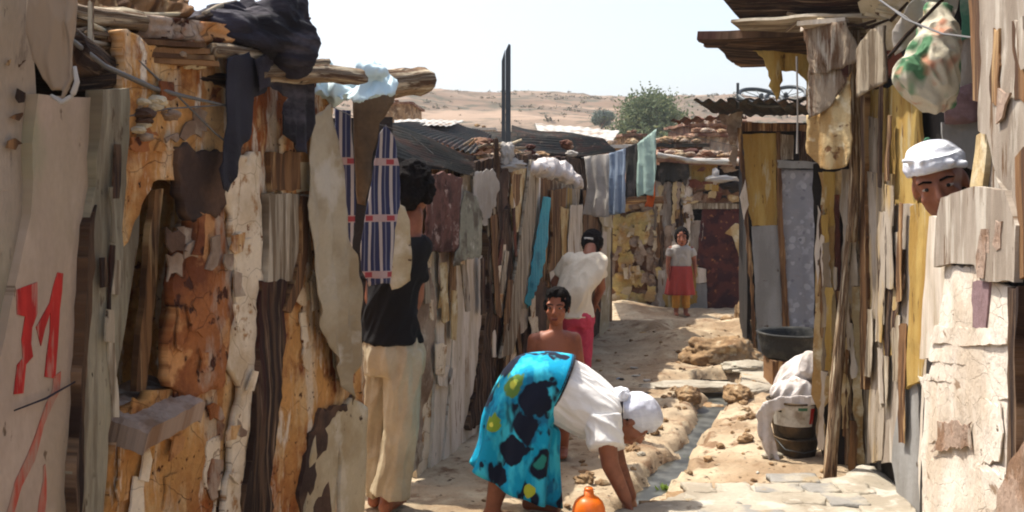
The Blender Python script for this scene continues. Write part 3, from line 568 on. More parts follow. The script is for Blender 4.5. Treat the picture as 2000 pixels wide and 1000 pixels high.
xs = left[::-1] + xs + right
a = ys[0]; st = .08; near = []
while a > -60: a -= st; st *= 1.3; near.append(a)
a = ys[-1]; st = .05; far = []
while a < 900: a += st; st *= 1.10; far.append(a)
ys = near[::-1] + ys + far
V = [(x, y, gh(x, y)) for y in ys for x in xs]; W_ = len(xs)
FS = [[j * W_ + i, j * W_ + i + 1, (j + 1) * W_ + i + 1, (j + 1) * W_ + i] for j in range(len(ys) - 1) for i in range(W_ - 1)]
g = part('ground', mesh(V, FS), M['dirt'], smooth=True); g['kind'] = 'structure'
# move the origin back so the dirt pattern is in plain metres
V, FS = [], []
for i, (x, y) in enumerate(CH):
    j = min(i, len(CH) - 2); dx, dy = CH[j + 1][0] - CH[j][0], CH[j + 1][1] - CH[j][1]; L = math.hypot(dx, dy); nx, ny = dy / L, -dx / L
    V += [(x - nx * .19, y - ny * .19, -.07 + .003 * i), (x + nx * .19, y + ny * .19, -.07 + .003 * i)]
    if i: FS.append([2 * i - 2, 2 * i - 1, 2 * i + 1, 2 * i])
o = part('gutter_water', mesh(V, FS), M['water']); o['kind'] = 'structure'
V, FS = [], []
nx_, ny_ = 260, 110
for j in range(ny_ + 1):
    for i in range(nx_ + 1):
        x = -190 + 400 * i / nx_; y = 55 + 260 * j / ny_
        z = -1 + 22.5 * sstep(45, 205, y) * (1 - .0011 * (x + 30)) + 1.1 * fbm(x * .02, y * .02, 3.) + .6 * fbm(x * .09, y * .09, 8.) - 2.2 * abs(fbm(x * .03, y * .045, 5.))
        V.append((x, y, z))
FS = [[j * (nx_ + 1) + i, j * (nx_ + 1) + i + 1, (j + 1) * (nx_ + 1) + i + 1, (j + 1) * (nx_ + 1) + i] for j in range(ny_) for i in range(nx_)]
o = part('hills', mesh(V, FS), M['hill'], smooth=True); o['kind'] = 'structure'
def hillz(x, y): return -1 + 22.5 * sstep(45, 205, y) * (1 - .0011 * (x + 30)) + 1.1 * fbm(x * .02, y * .02, 3.) + .6 * fbm(x * .09, y * .09, 8.) - 2.2 * abs(fbm(x * .03, y * .045, 5.))
V, FS = [], []
for k in range(1300):
    x, y = rnd.uniform(-70, 90), rnd.uniform(75, 195); z = hillz(x, y); s_ = rnd.uniform(.15, .5) * (1 if rnd.random() < .85 else 1.7)
    for q in range(26):
        c = Vector((x + rnd.gauss(0, s_ * .6), y + rnd.gauss(0, s_ * .6), z + abs(rnd.gauss(0, s_ * .4)))); a_ = Vector((rnd.gauss(0, 1), rnd.gauss(0, 1), rnd.gauss(0, 1))).normalized() * s_ * .28; b_ = a_.cross(Vector((rnd.gauss(0, 1), rnd.gauss(0, 1), rnd.gauss(0, 1)))).normalized() * s_ * .25
        n0 = len(V); V += [c - a_, c + b_, c + a_, c - b_]; FS.append([n0, n0 + 1, n0 + 2, n0 + 3])
o = part('hillside_scrub', mesh(V, FS), M['scrub']); o['kind'] = 'stuff'; tag(o, 'low dusty scrub dotted over the dry hillside', 'scrub')

# ---------------------------------------------------------------- trees
def tree(name, label, base, hgt, rad, m, n, seed, leaf=.12, squash=.8):
    rr = random.Random(seed); t = thing(name, label, 'tree', base); b = Vector(base); tips = []; br = []
    def grow(p, d, L, r, lev):
        q = p + d * L; br.append(tube([p, p.lerp(q, .5) + Vector((rr.gauss(0, .04), rr.gauss(0, .04), 0)) * L, q], [r, r * .8, r * .6], 7, .15))
        if lev >= 2: tips.append(p.lerp(q, .5))
        if lev == 4: tips.append(q); return
        for k in range(3 if lev else 5):
            e = (d + Vector((rr.gauss(0, .75), rr.gauss(0, .75), rr.gauss(.15, .35)))).normalized(); grow(q, e, L * rr.uniform(.6, .8), r * .6, lev + 1)
    grow(b, Vector((.05, 0, 1)), hgt * .27, hgt * .03, 0)
    part('trunk', merge(br), M['bark'], t, True)
    zt = max(p.z for p in tips); k_ = (b.z + hgt - zt)
    V, FS = [], []
    for i in range(n):
        c0 = rr.choice(tips); c = c0 + Vector((rr.gauss(0, 1), rr.gauss(0, 1), rr.gauss(0, .8))) * rad * .105
        if c.z < b.z + hgt * .15: continue
        a_ = Vector((rr.gauss(0, 1), rr.gauss(0, 1), rr.gauss(0, 1))).normalized() * leaf * rr.uniform(.5, 1.3); b_ = a_.cross(Vector((rr.gauss(0, 1), rr.gauss(0, 1), rr.gauss(0, 1)))).normalized() * leaf * .45
        n0 = len(V); V += [c - a_, c + b_, c + a_, c - b_]; FS.append([n0, n0 + 1, n0 + 2, n0 + 3])
    part('crown', mesh(V, FS), m, t)
    return t
def zat(py, Y): return EYE - (py - HY) * Y / F
tree('tree', 'big dusty green tree standing above the roofs in front of the dry hill', (P(1296, 0, 52).x, 52, zat(352, 52)), 5.6, 4.4, M['leaf'], 15000, 4, .12)
tree('tree', 'small dark grey green tree farther off on the hillside, beside the big tree', (P(1175, 0, 85).x, 85, zat(262, 85)), 2.5, 1.6, M['leaf2'], 3000, 9, .14)
tree('tree', 'low bushy green tree whose crown shows under the big tree above the rubble houses', (P(1322, 0, 44).x, 44, zat(312, 44)), 1.4, 1.2, M['leaf'], 2600, 13, .09)

# ================================================================ left side of the lane
L1 = Plane((-1.2, 2.0), (-0.66, 4.4))
L2 = Plane((-.66, 5.3), (1.05, 11.5))
def at(pl, px, py, off=0.):
    u, z = pl.uv(px, py, off); return pl.pt(u, z, off)
def pslab(root_, name, poly, pl, m, off=0., th=.02, smooth=False, label=None, **k):
    return part(name, slab(poly, pl, off, th, **k), M[m], root_, smooth, label)
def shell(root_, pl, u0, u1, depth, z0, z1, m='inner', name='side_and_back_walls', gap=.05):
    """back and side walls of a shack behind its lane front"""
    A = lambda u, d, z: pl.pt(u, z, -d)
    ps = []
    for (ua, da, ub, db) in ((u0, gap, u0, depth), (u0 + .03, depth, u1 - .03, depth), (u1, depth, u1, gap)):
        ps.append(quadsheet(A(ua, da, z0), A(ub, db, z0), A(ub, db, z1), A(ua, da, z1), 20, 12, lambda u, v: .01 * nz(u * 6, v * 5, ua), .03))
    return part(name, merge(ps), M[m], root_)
def rooftin(root_, pl, u0, u1, d0, d1, z0, z1, m='rust', waves=12, name='roof_sheet', bend=.02):
    return part(name, corrug(pl.pt(u0, z0, d0), pl.pt(u1, z0, d0), pl.pt(u1, z1, -d1), pl.pt(u0, z1, -d1), waves, .012, bend), M[m], root_)

def scraps(root_, name, pl, box_, n, mats, off, w_, h_, seed, slant=6, jag=.006, th=.006, skip=None):
    """torn pieces and splinters nailed over a wall"""
    rq = random.Random(seed)
    for k in range(n):
        x, y = rq.uniform(box_[0], box_[2]), rq.uniform(box_[1], box_[3]); w2, h2 = rq.uniform(*w_) / 2, rq.uniform(*h_) / 2; sl_ = rq.uniform(-slant, slant)
        if skip and skip(x, y, w2, h2): continue
        j = lambda: rq.uniform(-.35, .35) * w2
        poly = [(x - w2 + sl_ + j(), y - h2 + j()), (x + w2 + sl_ + j(), y - h2 + j()), (x + w2 + j(), y + j()), (x + w2 - sl_ + j(), y + h2 + j()), (x - w2 - sl_ + j(), y + h2 + j()), (x - w2 + j(), y + j())]
        part(name, slab(poly, pl, off + .0022 * (k % 9), th, step=.04, amp=.003, jag=jag), M[rq.choice(mats)], root_)
# ---- the ochre mud shack nearest on the left
A_ = thing('mud_shack', 'ochre mud plastered shack with a pale board door and a dark narrow opening', 'shack', L1.pt(1.2, 0))
door = pslab(A_, 'door', [(75, 187), (195, 190), (190, 400), (176, 520), (163, 700), (148, 1080), (-90, 1080), (-20, 800), (20, 600), (62, 420), (66, 280)], L1, 'door2', .03, .03, step=.08, amp=.0004, jag=.003, zmin=.3)
pslab(A_, 'wall_board', [(-200, -60), (58, -60), (66, 100), (75, 190), (85, 420), (60, 640), (20, 800), (-10, 1080), (-200, 1080)], L1, 'door', .005, .03, step=.08, amp=.006, jag=.003, zmin=.3)
pslab(A_, 'door_post', [(196, 175), (248, 172), (250, 300), (243, 480), (232, 640), (218, 820), (200, 1080), (138, 1080), (152, 830), (168, 640), (182, 420), (192, 250)], L1, 'post', .055, .05, step=.05, amp=.006, jag=.007, zmin=.3)
pslab(A_, 'batten', [(178, 440), (190, 400), (186, 520), (172, 700), (158, 1080), (146, 1080), (160, 760), (170, 600)], L1, 'dwood', .062, .03, step=.05, jag=.004, zmin=.3)
mudy = [(238, 60), (330, 95), (450, 60), (600, 110), (640, 150), (652, 240), (664, 400), (690, 560), (704, 700), (714, 850), (714, 1150), (190, 1150), (214, 920), (228, 820), (262, 792), (292, 762), (330, 768), (362, 772), (352, 740), (334, 742), (332, 640), (344, 520), (368, 430), (362, 362), (300, 358), (268, 430), (243, 486), (246, 300)]
def muddisp(U, z):
    return .022 * fbm(U * 2.2, z * 1.6, 4.) + .008 * abs(fbm(U * 9, z * 7, 8.)) + .004 * nz(U * 40, z * 30, 2)
wl = pslab(A_, 'mud_wall', mudy, L1, 'mud', 0, .035, step=.035, amp=.0, jag=.010, disp=muddisp, smooth=True, zmin=-.05)
pslab(A_, 'jamb_plaster', [(376, 425), (448, 400), (455, 600), (430, 760), (370, 775), (332, 756), (336, 640), (347, 520)], L1, 'mudred', .022, .03, step=.03, amp=.010, jag=.012, smooth=True)
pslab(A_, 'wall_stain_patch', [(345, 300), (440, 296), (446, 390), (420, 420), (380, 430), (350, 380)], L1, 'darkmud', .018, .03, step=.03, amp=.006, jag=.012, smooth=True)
pslab(A_, 'whitewash_band', [(452, 318), (478, 300), (506, 296), (510, 420), (517, 560), (505, 700), (488, 820), (470, 1150), (420, 1150), (446, 900), (462, 760), (440, 690), (462, 600), (452, 480), (444, 380)], L1, 'white', .025, .02, step=.04, amp=.008, jag=.014, smooth=True)
pslab(A_, 'rotten_post', [(516, 548), (560, 552), (558, 640), (548, 760), (530, 900), (512, 1150), (462, 1150), (486, 900), (498, 760), (510, 640)], L1, 'dwood', .04, .06, step=.03, amp=.010, jag=.010)
pslab(A_, 'shutter_board', [(526, 378), (590, 379), (589, 547), (522, 551)], L1, 'greyw', .035, .03, step=.05, jag=.002)
pslab(A_, 'shutter_frame', [(592, 384), (606, 386), (602, 500), (590, 560), (570, 612), (556, 606), (577, 548), (588, 490)], L1, 'brownw', .045, .035, step=.05, jag=.003)
pslab(A_, 'patch_board', [(583, 318), (614, 316), (612, 374), (582, 376)], L1, 'cream', .034, .02, step=.05, jag=.003)
pslab(A_, 'carved_board', [(530, 300), (580, 296), (584, 372), (534, 376)], L1, 'brownw', .03, .02, step=.04, amp=.008, jag=.008)
pslab(A_, 'pale_render', [(622, 822), (646, 798), (672, 800), (690, 776), (716, 796), (716, 1150), (672, 1150), (668, 1000), (664, 855), (655, 1000), (655, 1150), (588, 1150), (600, 990), (606, 900)], L1, 'cream', .025, .03, step=.05, amp=.004, jag=.006, smooth=True)
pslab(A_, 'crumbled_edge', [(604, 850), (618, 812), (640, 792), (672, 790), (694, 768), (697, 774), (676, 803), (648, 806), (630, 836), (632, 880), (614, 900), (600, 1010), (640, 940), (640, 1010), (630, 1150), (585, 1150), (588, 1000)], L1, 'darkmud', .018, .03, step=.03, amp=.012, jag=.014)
pslab(A_, 'inner_leaf', [(240, 430), (278, 384), (272, 470), (252, 600), (222, 780), (195, 860), (195, 560)], L1, 'post', -.035, .02, step=.08, jag=.003)
pslab(A_, 'opening_post', [(304, 370), (318, 368), (304, 560), (284, 765), (264, 765), (280, 600), (294, 440)], L1, 'brownw', -.025, .02, step=.05, jag=.003)
u0, _ = L1.uv(225, 800); u1, _ = L1.uv(365, 800)
lm = bpy.data.meshes
z0 = L1.uv(300, 800)[1]
def ledge(U, z): return 0
a, b, c, d = L1.pt(u0 + .0, z0 - .01, .10), L1.pt(u1 - .02, z0 + .0, .075), L1.pt(u1 - .01, z0 + .07, -.12), L1.pt(u0, z0 + .05, -.12)
part('ledge_stone', quadsheet(a, b, c, d, 24, 16, lambda u, v: .006 * fbm(u * 4, v * 4, 3.) - .012 * (abs(u - .5) > .47), .06), M['mauvew'], A_)
UE = 2.18
shell(A_, L1, -.9, UE - .02, 2.4, -.05, 1.93, gap=.05)
part('end_wall', quadsheet(L1.pt(UE + .02, -.05, -.04), L1.pt(UE + .02, -.05, -2.4), L1.pt(UE + .02, 1.96, -2.4), L1.pt(UE + .02, 1.96, -.04), 60, 40, lambda u, v: .012 * fbm(u * 9, v * 8, 3.), .05), M['mud'], A_, True)
rooftin(A_, L1, -.9, UE + .03, -.02, 2.5, 1.955, 2.02, waves=26)
scraps(A_, 'plaster_flake', L1, (250, 180, 440, 300), 12, ['mudred', 'darkmud', 'pstone', 'mud'], .008, (14, 44), (12, 40), 1, jag=.010)
scraps(A_, 'plaster_flake', L1, (230, 800, 430, 1000), 13, ['mudred', 'mud', 'mud', 'mud', 'white'], .006, (8, 30), (30, 120), 2, jag=.012)
scraps(A_, 'plaster_flake', L1, (560, 300, 690, 760), 14, ['mudred', 'mud', 'cream', 'white'], .012, (10, 30), (20, 110), 3, jag=.012)
scraps(A_, 'plaster_flake', L1, (340, 430, 440, 740), 9, ['mudred', 'mud', 'pstone', 'darkmud'], .028, (14, 40), (24, 90), 4, jag=.012)
scraps(A_, 'whitewash_flake', L1, (440, 360, 500, 980), 9, ['pstone', 'white', 'mud'], .034, (8, 22), (14, 60), 5, jag=.010)
scraps(A_, 'splinter', L1, (196, 200, 232, 900), 8, ['post', 'dwood', 'greyw'], .060, (5, 14), (40, 180), 6, slant=3, jag=.004)
scraps(A_, 'wall_scuff', L1, (0, 60, 60, 480), 5, ['brownw', 'dwood'], .010, (6, 16), (8, 26), 7, slant=8, jag=.010, th=.003)
# red brushed marks on the door
def strokes(root_, name, pls, pl, off, m):
    for k_, poly in enumerate(pls): pslab(root_, name, poly, pl, m, off, .0015, step=.05, amp=0, jag=.0025)
DO = .0325
def dslab(poly, m, name):
    return part(name, slab(poly, L1, DO, .002, step=.05, amp=0, jag=.0045), M[m], door)
dslab([(33, 566), (72, 551), (71, 610), (63, 640), (66, 700), (52, 712), (46, 768), (29, 770), (34, 712), (45, 700), (41, 662), (50, 618), (35, 614)], 'paint', 'painted_numeral')
dslab([(113, 534), (121, 534), (117, 640), (108, 742), (86, 736), (97, 650), (101, 610), (80, 676), (72, 640), (95, 590)], 'paint', 'painted_numeral')
dslab([(106, 738), (117, 726), (118, 764), (100, 800), (70, 900), (40, 950), (26, 1010), (14, 1010), (30, 940), (54, 890), (90, 790), (103, 762)], 'paint2', 'painted_slash')
dslab([(86, 905), (92, 905), (88, 1010), (76, 1010)], 'paint2', 'painted_stroke')
part('groove', tube([at(L1, 28, 802, .042), at(L1, 90, 778, .043), at(L1, 150, 744, .042)], [.002, .003, .002], 6, .3), M['violet'], door)

# roof timbers of the mud shack
def roofpiece(name, a, b, r0, r1, m='log', root_=A_, rough=.35, mid=0, n=12):
    a, b = P(*a), P(*b); c = a.lerp(b, .5) + Vector((0, 0, mid)); return part(name, tube([a, c, b], [r0, (r0 + r1) / 2, r1], n, rough), M[m], root_, True)
roofpiece('roof_pole', (60, 10, 2.62), (282, 42, 2.9), .034, .026, mid=-.01)
roofpiece('roof_pole', (150, 38, 2.78), (275, 60, 3.0), .030, .024, 'dwood')
roofpiece('roof_pole', (120, 90, 2.45), (262, 168, 3.1), .055, .045, 'dwood', rough=.4)
roofpiece('roof_pole', (130, 160, 2.55), (250, 150, 2.85), .03, .03, 'dwood')
roofpiece('roof_pole', (330, 78, 3.05), (498, 84, 3.45), .010, .012, 'whitew', rough=.2)
roofpiece('roof_pole', (415, 98, 3.1), (500, 106, 3.35), .022, .022, rough=.3)
roofpiece('roof_beam', (505, 146, 3.35), (706, 152, 3.92), .034, .030, 'log', rough=.45, mid=.012)
roofpiece('roof_beam', (560, 126, 3.7), (640, 122, 4.0), .016, .014, 'log', rough=.45)
roofpiece('roof_beam', (690, 168, 4.35), (832, 158, 4.75), .062, .064, 'log', rough=.25)
for k in range(4):
    y = 78 + 12 * k; part('eave_board', plank(P(185 + 8 * k, y + 6, 2.80 + .01 * k), P(365 + 5 * k, y + 16, 3.06 + .02 * k), (.3, -1, 0), .16, .016, .012), M['brownw'], A_)
part('eave_slab', quadsheet(P(240, 30, 2.95), P(420, 52, 3.3), P(418, 88, 3.3), P(238, 74, 2.95), 26, 8, lambda u, v: .02 * fbm(u * 8, v * 3, 5.), .1), M['mudred'], A_, True)
part('roof_mat', quadsheet(P(130, -24, 2.85), P(350, 14, 3.2), P(352, 46, 3.15), P(130, 44, 2.8), 40, 8, lambda u, v: .035 * fbm(u * 7, v * 2, 9.), .05), M['brownw'], A_, True)
part('wall_plate', tube([P(140, 148, 2.62), P(300, 150, 2.95), P(470, 160, 3.35)], [.03, .03, .025], 10, .4), M['dwood'], A_, True)
rr = random.Random(5)
for k in range(26):     # twigs and splintered laths laid over the roof edge
    x = rr.uniform(110, 480); y = 62 - (x - 110) * .05 + rr.uniform(-34, 16); Y = 2.55 + (x - 110) / 430 + rr.uniform(-.05, .15); ln = rr.uniform(50, 140); sl_ = rr.gauss(.12, .22)
    o = part('roof_lath', tube([P(x, y, Y), P(x + ln * .5, y + ln * sl_ * .5 + rr.uniform(-4, 4), Y + .12), P(x + ln, y + ln * sl_, Y + .25)], [.007, .009, .005], 7, .4), rr.choice([M['log'], M['greyw'], M['dwood'], M['cream'], M['brownw']]), A_, True)
for k in range(14):     # stones and mud lumps weighing down the roof
    x = rr.uniform(130, 470); y = 60 - (x - 130) * .03 + rr.uniform(-30, 8); s_ = rr.uniform(.018, .05)
    part('roof_stone', blob(P(x, y, 2.68 + (x - 130) / 420 + .12), (s_ * 1.5, s_, s_ * .8), 3, .3), rr.choice([M['rubble'], M['mudred'], M['pstone']]), A_)
for k in range(16):     # stones that show in the broken mud near the top of the wall
    x = rr.choice([rr.uniform(250, 330), rr.uniform(345, 400)]); y = rr.uniform(196, 276) if x < 335 else rr.uniform(98, 130); q = at(L1, x, y, .012); s_ = rr.uniform(.010, .026)
    part('wall_stone', blob(q, (s_ * 1.5, s_, s_ * .7), 3, .3), rr.choice([M['pstone'], M['cream'], M['darkmud']]), A_)
part('hanging_lath', plank(P(177, 10, 2.62), P(178, 132, 2.62), (1, 0, 0), .013, .008, .006), M['log'], A_)

# cable along the top of the mud wall
o = part('cable', merge([tube([P(142, 80, 2.4), P(205, 130, 2.62), P(300, 172, 2.85), P(352, 186, 2.95), P(440, 206, 3.15), P(492, 214, 3.3)], [.006, .007, .007, .006, .004, .003], 7, .2), tube([P(270, 118, 2.8), P(320, 165, 2.9), P(350, 190, 2.95), P(420, 260, 3.1), P(470, 300, 3.25)], [.003] * 5, 6), tube([P(245, 228, 2.75), P(330, 212, 2.9), P(440, 205, 3.15)], [.0025] * 3, 6)]), M['wire'], None, True)
tag(o, 'dark slack cable strung along the top of the ochre mud wall', 'cable')

# sacking bundle hanging at the very left
Lb = Plane((-1.0, 2.18), (-.7, 2.36))
b_ = part('sacking_bundle', fuse([loft([(P(100, -60, 2.25), (.045, .012, 0), (0, .03, 0)), (P(98, 40, 2.25), (.05, .01, 0), (0, .028, 0)), (P(104, 120, 2.25), (.046, .008, 0), (0, .024, 0)), (P(122, 178, 2.25), (.022, .004, 0), (0, .012, 0))], 24), cap(P(138, -40, 2.24), P(142, 150, 2.24), .008, .010), cap(P(142, 150, 2.24), P(120, 196, 2.24), .010, .006)], .004, 3, .008, 16, crease=(0, 0, 1)), M['burlap'], None, True)
tag(b_, 'stiff grey sacking bundle with a white rim hanging from the roof over the graffitied door', 'bundle')
part('white_rim', tube([P(146, 130, 2.235), P(150, 160, 2.23), P(140, 188, 2.23), P(122, 200, 2.23), P(100, 186, 2.235)], [.004, .006, .006, .007, .004], 8, .4), M['lwhite'], b_, True)

# dark garments over the roof edge
g1 = fuse([loft([(P(330, 40, 3.15), (.02, 0, 0), (0, .05, .02)), (P(400, 34, 3.25), (.02, 0, 0), (0, .08, .05)), (P(480, 40, 3.35), (.02, 0, .02), (0, .10, .075)), (P(560, 40, 3.45), (.03, 0, .04), (0, .10, .10)), (P(600, 90, 3.5), (.02, 0, .03), (0, .06, .05))], 24),
           ell(P(545, 30, 3.45), (.075, .09, .075)), ell(P(572, 92, 3.45), (.075, .07, .09)), ell(P(500, 66, 3.4), (.12, .09, .08)), ell(P(430, 50, 3.3), (.12, .09, .05))], .006, 2, .026, 10, crease=(1, .3, -.4))
o = part('rolled_garment', g1, M['violet'], None, True); tag(o, 'big crumpled black cloth heaped on the roof edge against the sky', 'cloth')
def cloth(name, poly, pl, m, off, label, cat, amp=.012, wl=.12, th=.004, group=None, step=.03, ph=0., jag=.0025, slant=0., root_=None, pin=.15):
    zs = [pl.uv(x, y, off)[1] for x, y in poly]
    o = part(name, slab(poly, pl, off, th, step=step, amp=.002, jag=jag, disp=folds(amp * (.55 if pl in (L1, L2) else 1), wl, max(zs), min(zs), ph, pin, slant)), M[m], root_, True)
    if root_ is None: tag(o, label, cat, group)
    elif label: o['label'] = label
    return o
cloth('black_garment', [(446, 112), (500, 98), (530, 120), (524, 175), (500, 190), (492, 260), (470, 300), (450, 375), (432, 368), (428, 330), (446, 240), (442, 170)], L1, 'black', .075, 'long black garment hanging down the ochre mud wall beside the whitewashed band', 'garment', .014, .10)
cloth('dark_scarf', [(498, 118), (530, 100), (565, 118), (612, 160), (614, 240), (600, 300), (586, 298), (560, 262), (552, 220), (566, 190), (530, 170), (505, 180)], L1, 'violet', .09, 'faded dark violet scarf hanging to a point below the roof beam end', 'cloth', .018, .09, ph=2.)
# pale blue cloth thrown over the poles
Yb = 4.05
pb = fuse([loft([(P(612, 170, Yb - .1), (.01, 0, 0), (0, .05, .04)), (P(640, 158, Yb), (.02, 0, 0), (0, .07, .075)), (P(690, 160, Yb), (.02, 0, 0), (0, .085, .09)), (P(735, 158, Yb + .05), (.02, 0, 0), (0, .08, .082)), (P(772, 170, Yb + .1), (.01, 0, 0), (0, .04, .03))], 28), ell(P(725, 140, Yb + .05), (.07, .07, .05)), ell(P(655, 180, Yb), (.08, .06, .05))], .006, 2, .018, 10, crease=(.2, .6, 1))
o = part('pale_blue_cloth', pb, M['ltblue'], None, True); tag(o, 'pale blue cloth folded over the protruding roof poles', 'cloth')
cl = Plane((P(600, 0, 4.25).x, 4.25), (P(800, 0, 4.45).x, 4.45))
cloth('brown_cloth', [(690, 196), (774, 180), (768, 200), (742, 240), (730, 300), (722, 360), (712, 402), (700, 398), (694, 330), (692, 260)], cl, 'brownc', .0, 'narrow drab brown cloth hanging below the pale blue cloth between the checked cloths', 'cloth', .012, .08, ph=1.)
# cream sheet
cloth('cream_sheet', [(612, 235), (650, 200), (662, 300), (680, 430), (706, 560), (704, 700), (690, 792), (676, 760), (640, 660), (612, 540), (600, 400)], L1, 'curtain', .07, 'long cream sheet hanging over the end of the mud shack beside the checked cloth', 'sheet', .034, .15, ph=.7, slant=.1)
# checked cloths and a shirt on the line in front of the standing man
ck = Plane((P(640, 0, 4.5).x, 4.5), (P(860, 0, 4.72).x, 4.72))
cloth('checked_cloth', [(654, 212), (686, 216), (690, 300), (694, 400), (690, 470), (686, 500), (676, 470), (664, 360), (656, 300)], ck, 'check', .03, 'narrow strip of navy checked cloth hanging behind the brown cloth', 'cloth', .014, .12, ph=1.5)
cloth('checked_cloth', [(740, 262), (752, 245), (772, 270), (780, 330), (782, 400), (770, 450), (768, 500), (766, 556), (745, 552), (722, 560), (706, 528), (702, 480), (716, 410), (728, 350)], ck, 'check', -.03, 'broad navy checked cloth with pink cross bands hanging before the standing man', 'cloth', .016, .13, ph=.2, slant=-.1)
cloth('hanging_shirt', [(770, 432), (780, 398), (792, 404), (800, 430), (804, 500), (802, 548), (786, 560), (765, 566), (757, 540), (764, 490)], ck, 'cream', -.07, 'small white printed shirt hanging beside the broad checked cloth', 'shirt', .008, .08)
o = part('clothes_line', tube([at(L1, 640, 205, .06), P(700, 232, 4.5), at(ck, 752, 246, 0), at(ck, 800, 262, .0), P(846, 300, 5.35)], [.002] * 5, 6), M['wire']); tag(o, 'thin line the checked cloths hang from, between the two left shacks', 'clothes line')

# ---- plank and tin shack farther along
B_ = thing('plank_shack', 'long low shack of white and brown boards under dark corrugated tin', 'shack', L2.pt(2.5, 0))
b1 = lambda name, poly, m, off=.0, th=.02, **k: pslab(B_, name, poly, L2, m, off, th, **k)
b1('back_boards', [(816, 330), (1195, 335), (1195, 1000), (816, 1150)], 'brownw', -.06, .03, step=.12, amp=.006)
b1('mud_panel', [(822, 490), (862, 486), (864, 700), (858, 780), (846, 900), (812, 950), (820, 760), (812, 640)], 'white', .02, .03, amp=.012, jag=.012)
b1('stained_panel', [(808, 560), (838, 520), (852, 620), (846, 720), (832, 800), (824, 900), (806, 930)], 'pstone', .045, .02, amp=.014, jag=.016, step=.035)
b1('white_board', [(848, 494), (886, 490), (884, 640), (874, 780), (862, 900), (842, 915), (852, 740)], 'whitew', .04, .02, jag=.004)
b1('white_board', [(888, 512), (944, 498), (944, 620), (938, 740), (930, 850), (866, 905), (878, 780), (886, 640)], 'whitew', .05, .02, jag=.004)
b1('board_seam', [(880, 500), (890, 500), (890, 640), (882, 780), (870, 884), (862, 890), (874, 760), (881, 640)], 'dwood', .03, .03, jag=.006)
b1('charred_post', [(948, 430), (996, 400), (998, 560), (984, 680), (958, 790), (930, 838), (914, 838), (930, 760), (950, 600)], 'dwood', .07, .07, amp=.02, jag=.014, step=.035)
b1('charred_post', [(962, 340), (990, 330), (1000, 430), (985, 470), (948, 450), (946, 400)], 'darkmud', .05, .05, amp=.02, jag=.014, step=.035)
b1('white_board', [(1012, 420), (1044, 400), (1040, 520), (1030, 640), (1002, 668), (1006, 540)], 'whitew', .035, .02)
b1('mottled_board', [(996, 330), (1042, 320), (1046, 395), (1012, 420), (998, 470), (990, 400)], 'pstone', .045, .02, amp=.01, jag=.01)
b1('leaning_board', [(1038, 312), (1056, 313), (1046, 430), (1026, 570), (1002, 690), (978, 700), (996, 600), (1016, 480)], 'greyw', .10, .02, jag=.003)
b1('yellow_board', [(1076, 372), (1106, 366), (1104, 480), (1084, 560), (1070, 560), (1080, 460)], 'brownw', .05, .02, jag=.004)
b1('yellow_board', [(1106, 366), (1134, 368), (1124, 480), (1110, 560), (1086, 570), (1104, 480)], 'mix', .035, .02, jag=.004)
b1('dark_board', [(1136, 330), (1198, 330), (1196, 560), (1180, 640), (1120, 700), (1128, 480)], 'dwood', .02, .02, jag=.004)
b1('brown_board', [(1150, 400), (1170, 400), (1164, 560), (1150, 610), (1138, 600)], 'brownw', .04, .02, jag=.004)
b1('mud_base', [(1024, 560), (1072, 548), (1066, 690), (1020, 740)], 'darkmud', .03, .02, jag=.01)
for k_, (x0, x1, m_, o_) in enumerate(((905, 926, 'greyw', .0), (926, 946, 'mix', .012), (1044, 1060, 'whitew', .01), (1058, 1080, 'brownw', .02), (1080, 1100, 'log', .015), (1098, 1118, 'greyw', .028), (1118, 1134, 'mix', .01), (1134, 1150, 'dwood', .03), (1164, 1180, 'greyw', .015), (1178, 1196, 'cream', .025))):
    b1('upright_board', [(x0, 335 + 4 * (k_ % 3)), (x1, 335), (x1 - 4, 600), (x1 - 8, 1000), (x0 - 8, 1000), (x0 - 4, 600)], m_, o_, .02, jag=.004)
shell(B_, L2, .36, L2.L, 2.6, -.05, 2.0, gap=.1)
part('roof_sheet', corrug(P(750, 238, 6.6), P(926, 306, 6.9), P(926, 344, 6.35), P(770, 306, 5.6), 13, .008, .03, 'v'), M['rust'], B_)
part('roof_sheet', corrug(P(744, 242, 6.6), P(880, 240, 9.4), P(960, 262, 9.4), P(926, 300, 6.9), 18, .009, .03, 'v'), M['rust'], B_)
part('roof_sheet', corrug(P(862, 242, 9.6), P(1010, 262, 9.9), P(1010, 290, 8.9), P(880, 280, 8.0), 13, .009, .05, 'v'), M['rust'], B_)
part('roof_sheet', corrug(P(1000, 242, 10.6), P(1165, 262, 11.2), P(1205, 300, 10.6), P(996, 304, 8.8), 15, .010, .08, 'v'), M['rust'], B_)
part('roof_sheet', corrug(P(1045, 240, 14.), P(1210, 256, 14.), P(1196, 276, 12.), P(1052, 262, 12.), 9, .005, .03), M['palet'], B_)
part('roof_sheet', corrug(P(770, 234, 8.2), P(906, 236, 9.2), P(880, 246, 7.8), P(770, 244, 7.2), 9, .004, .02), M['palet'], B_)
scraps(B_, 'board_patch', L2, (830, 350, 1185, 560), 34, ['whitew', 'greyw', 'brownw', 'card', 'mix', 'pstone', 'whitew', 'cream', 'white'], .058, (8, 26), (30, 150), 8, slant=5, jag=.007, skip=lambda x, y, a, b: 1040 < x < 1082)
scraps(B_, 'board_patch', L2, (826, 560, 1120, 760), 16, ['whitew', 'pstone', 'whitew', 'card', 'white'], .060, (6, 20), (30, 140), 9, slant=5, jag=.007, skip=lambda x, y, a, b: y > 900 - .3 * x + 200)
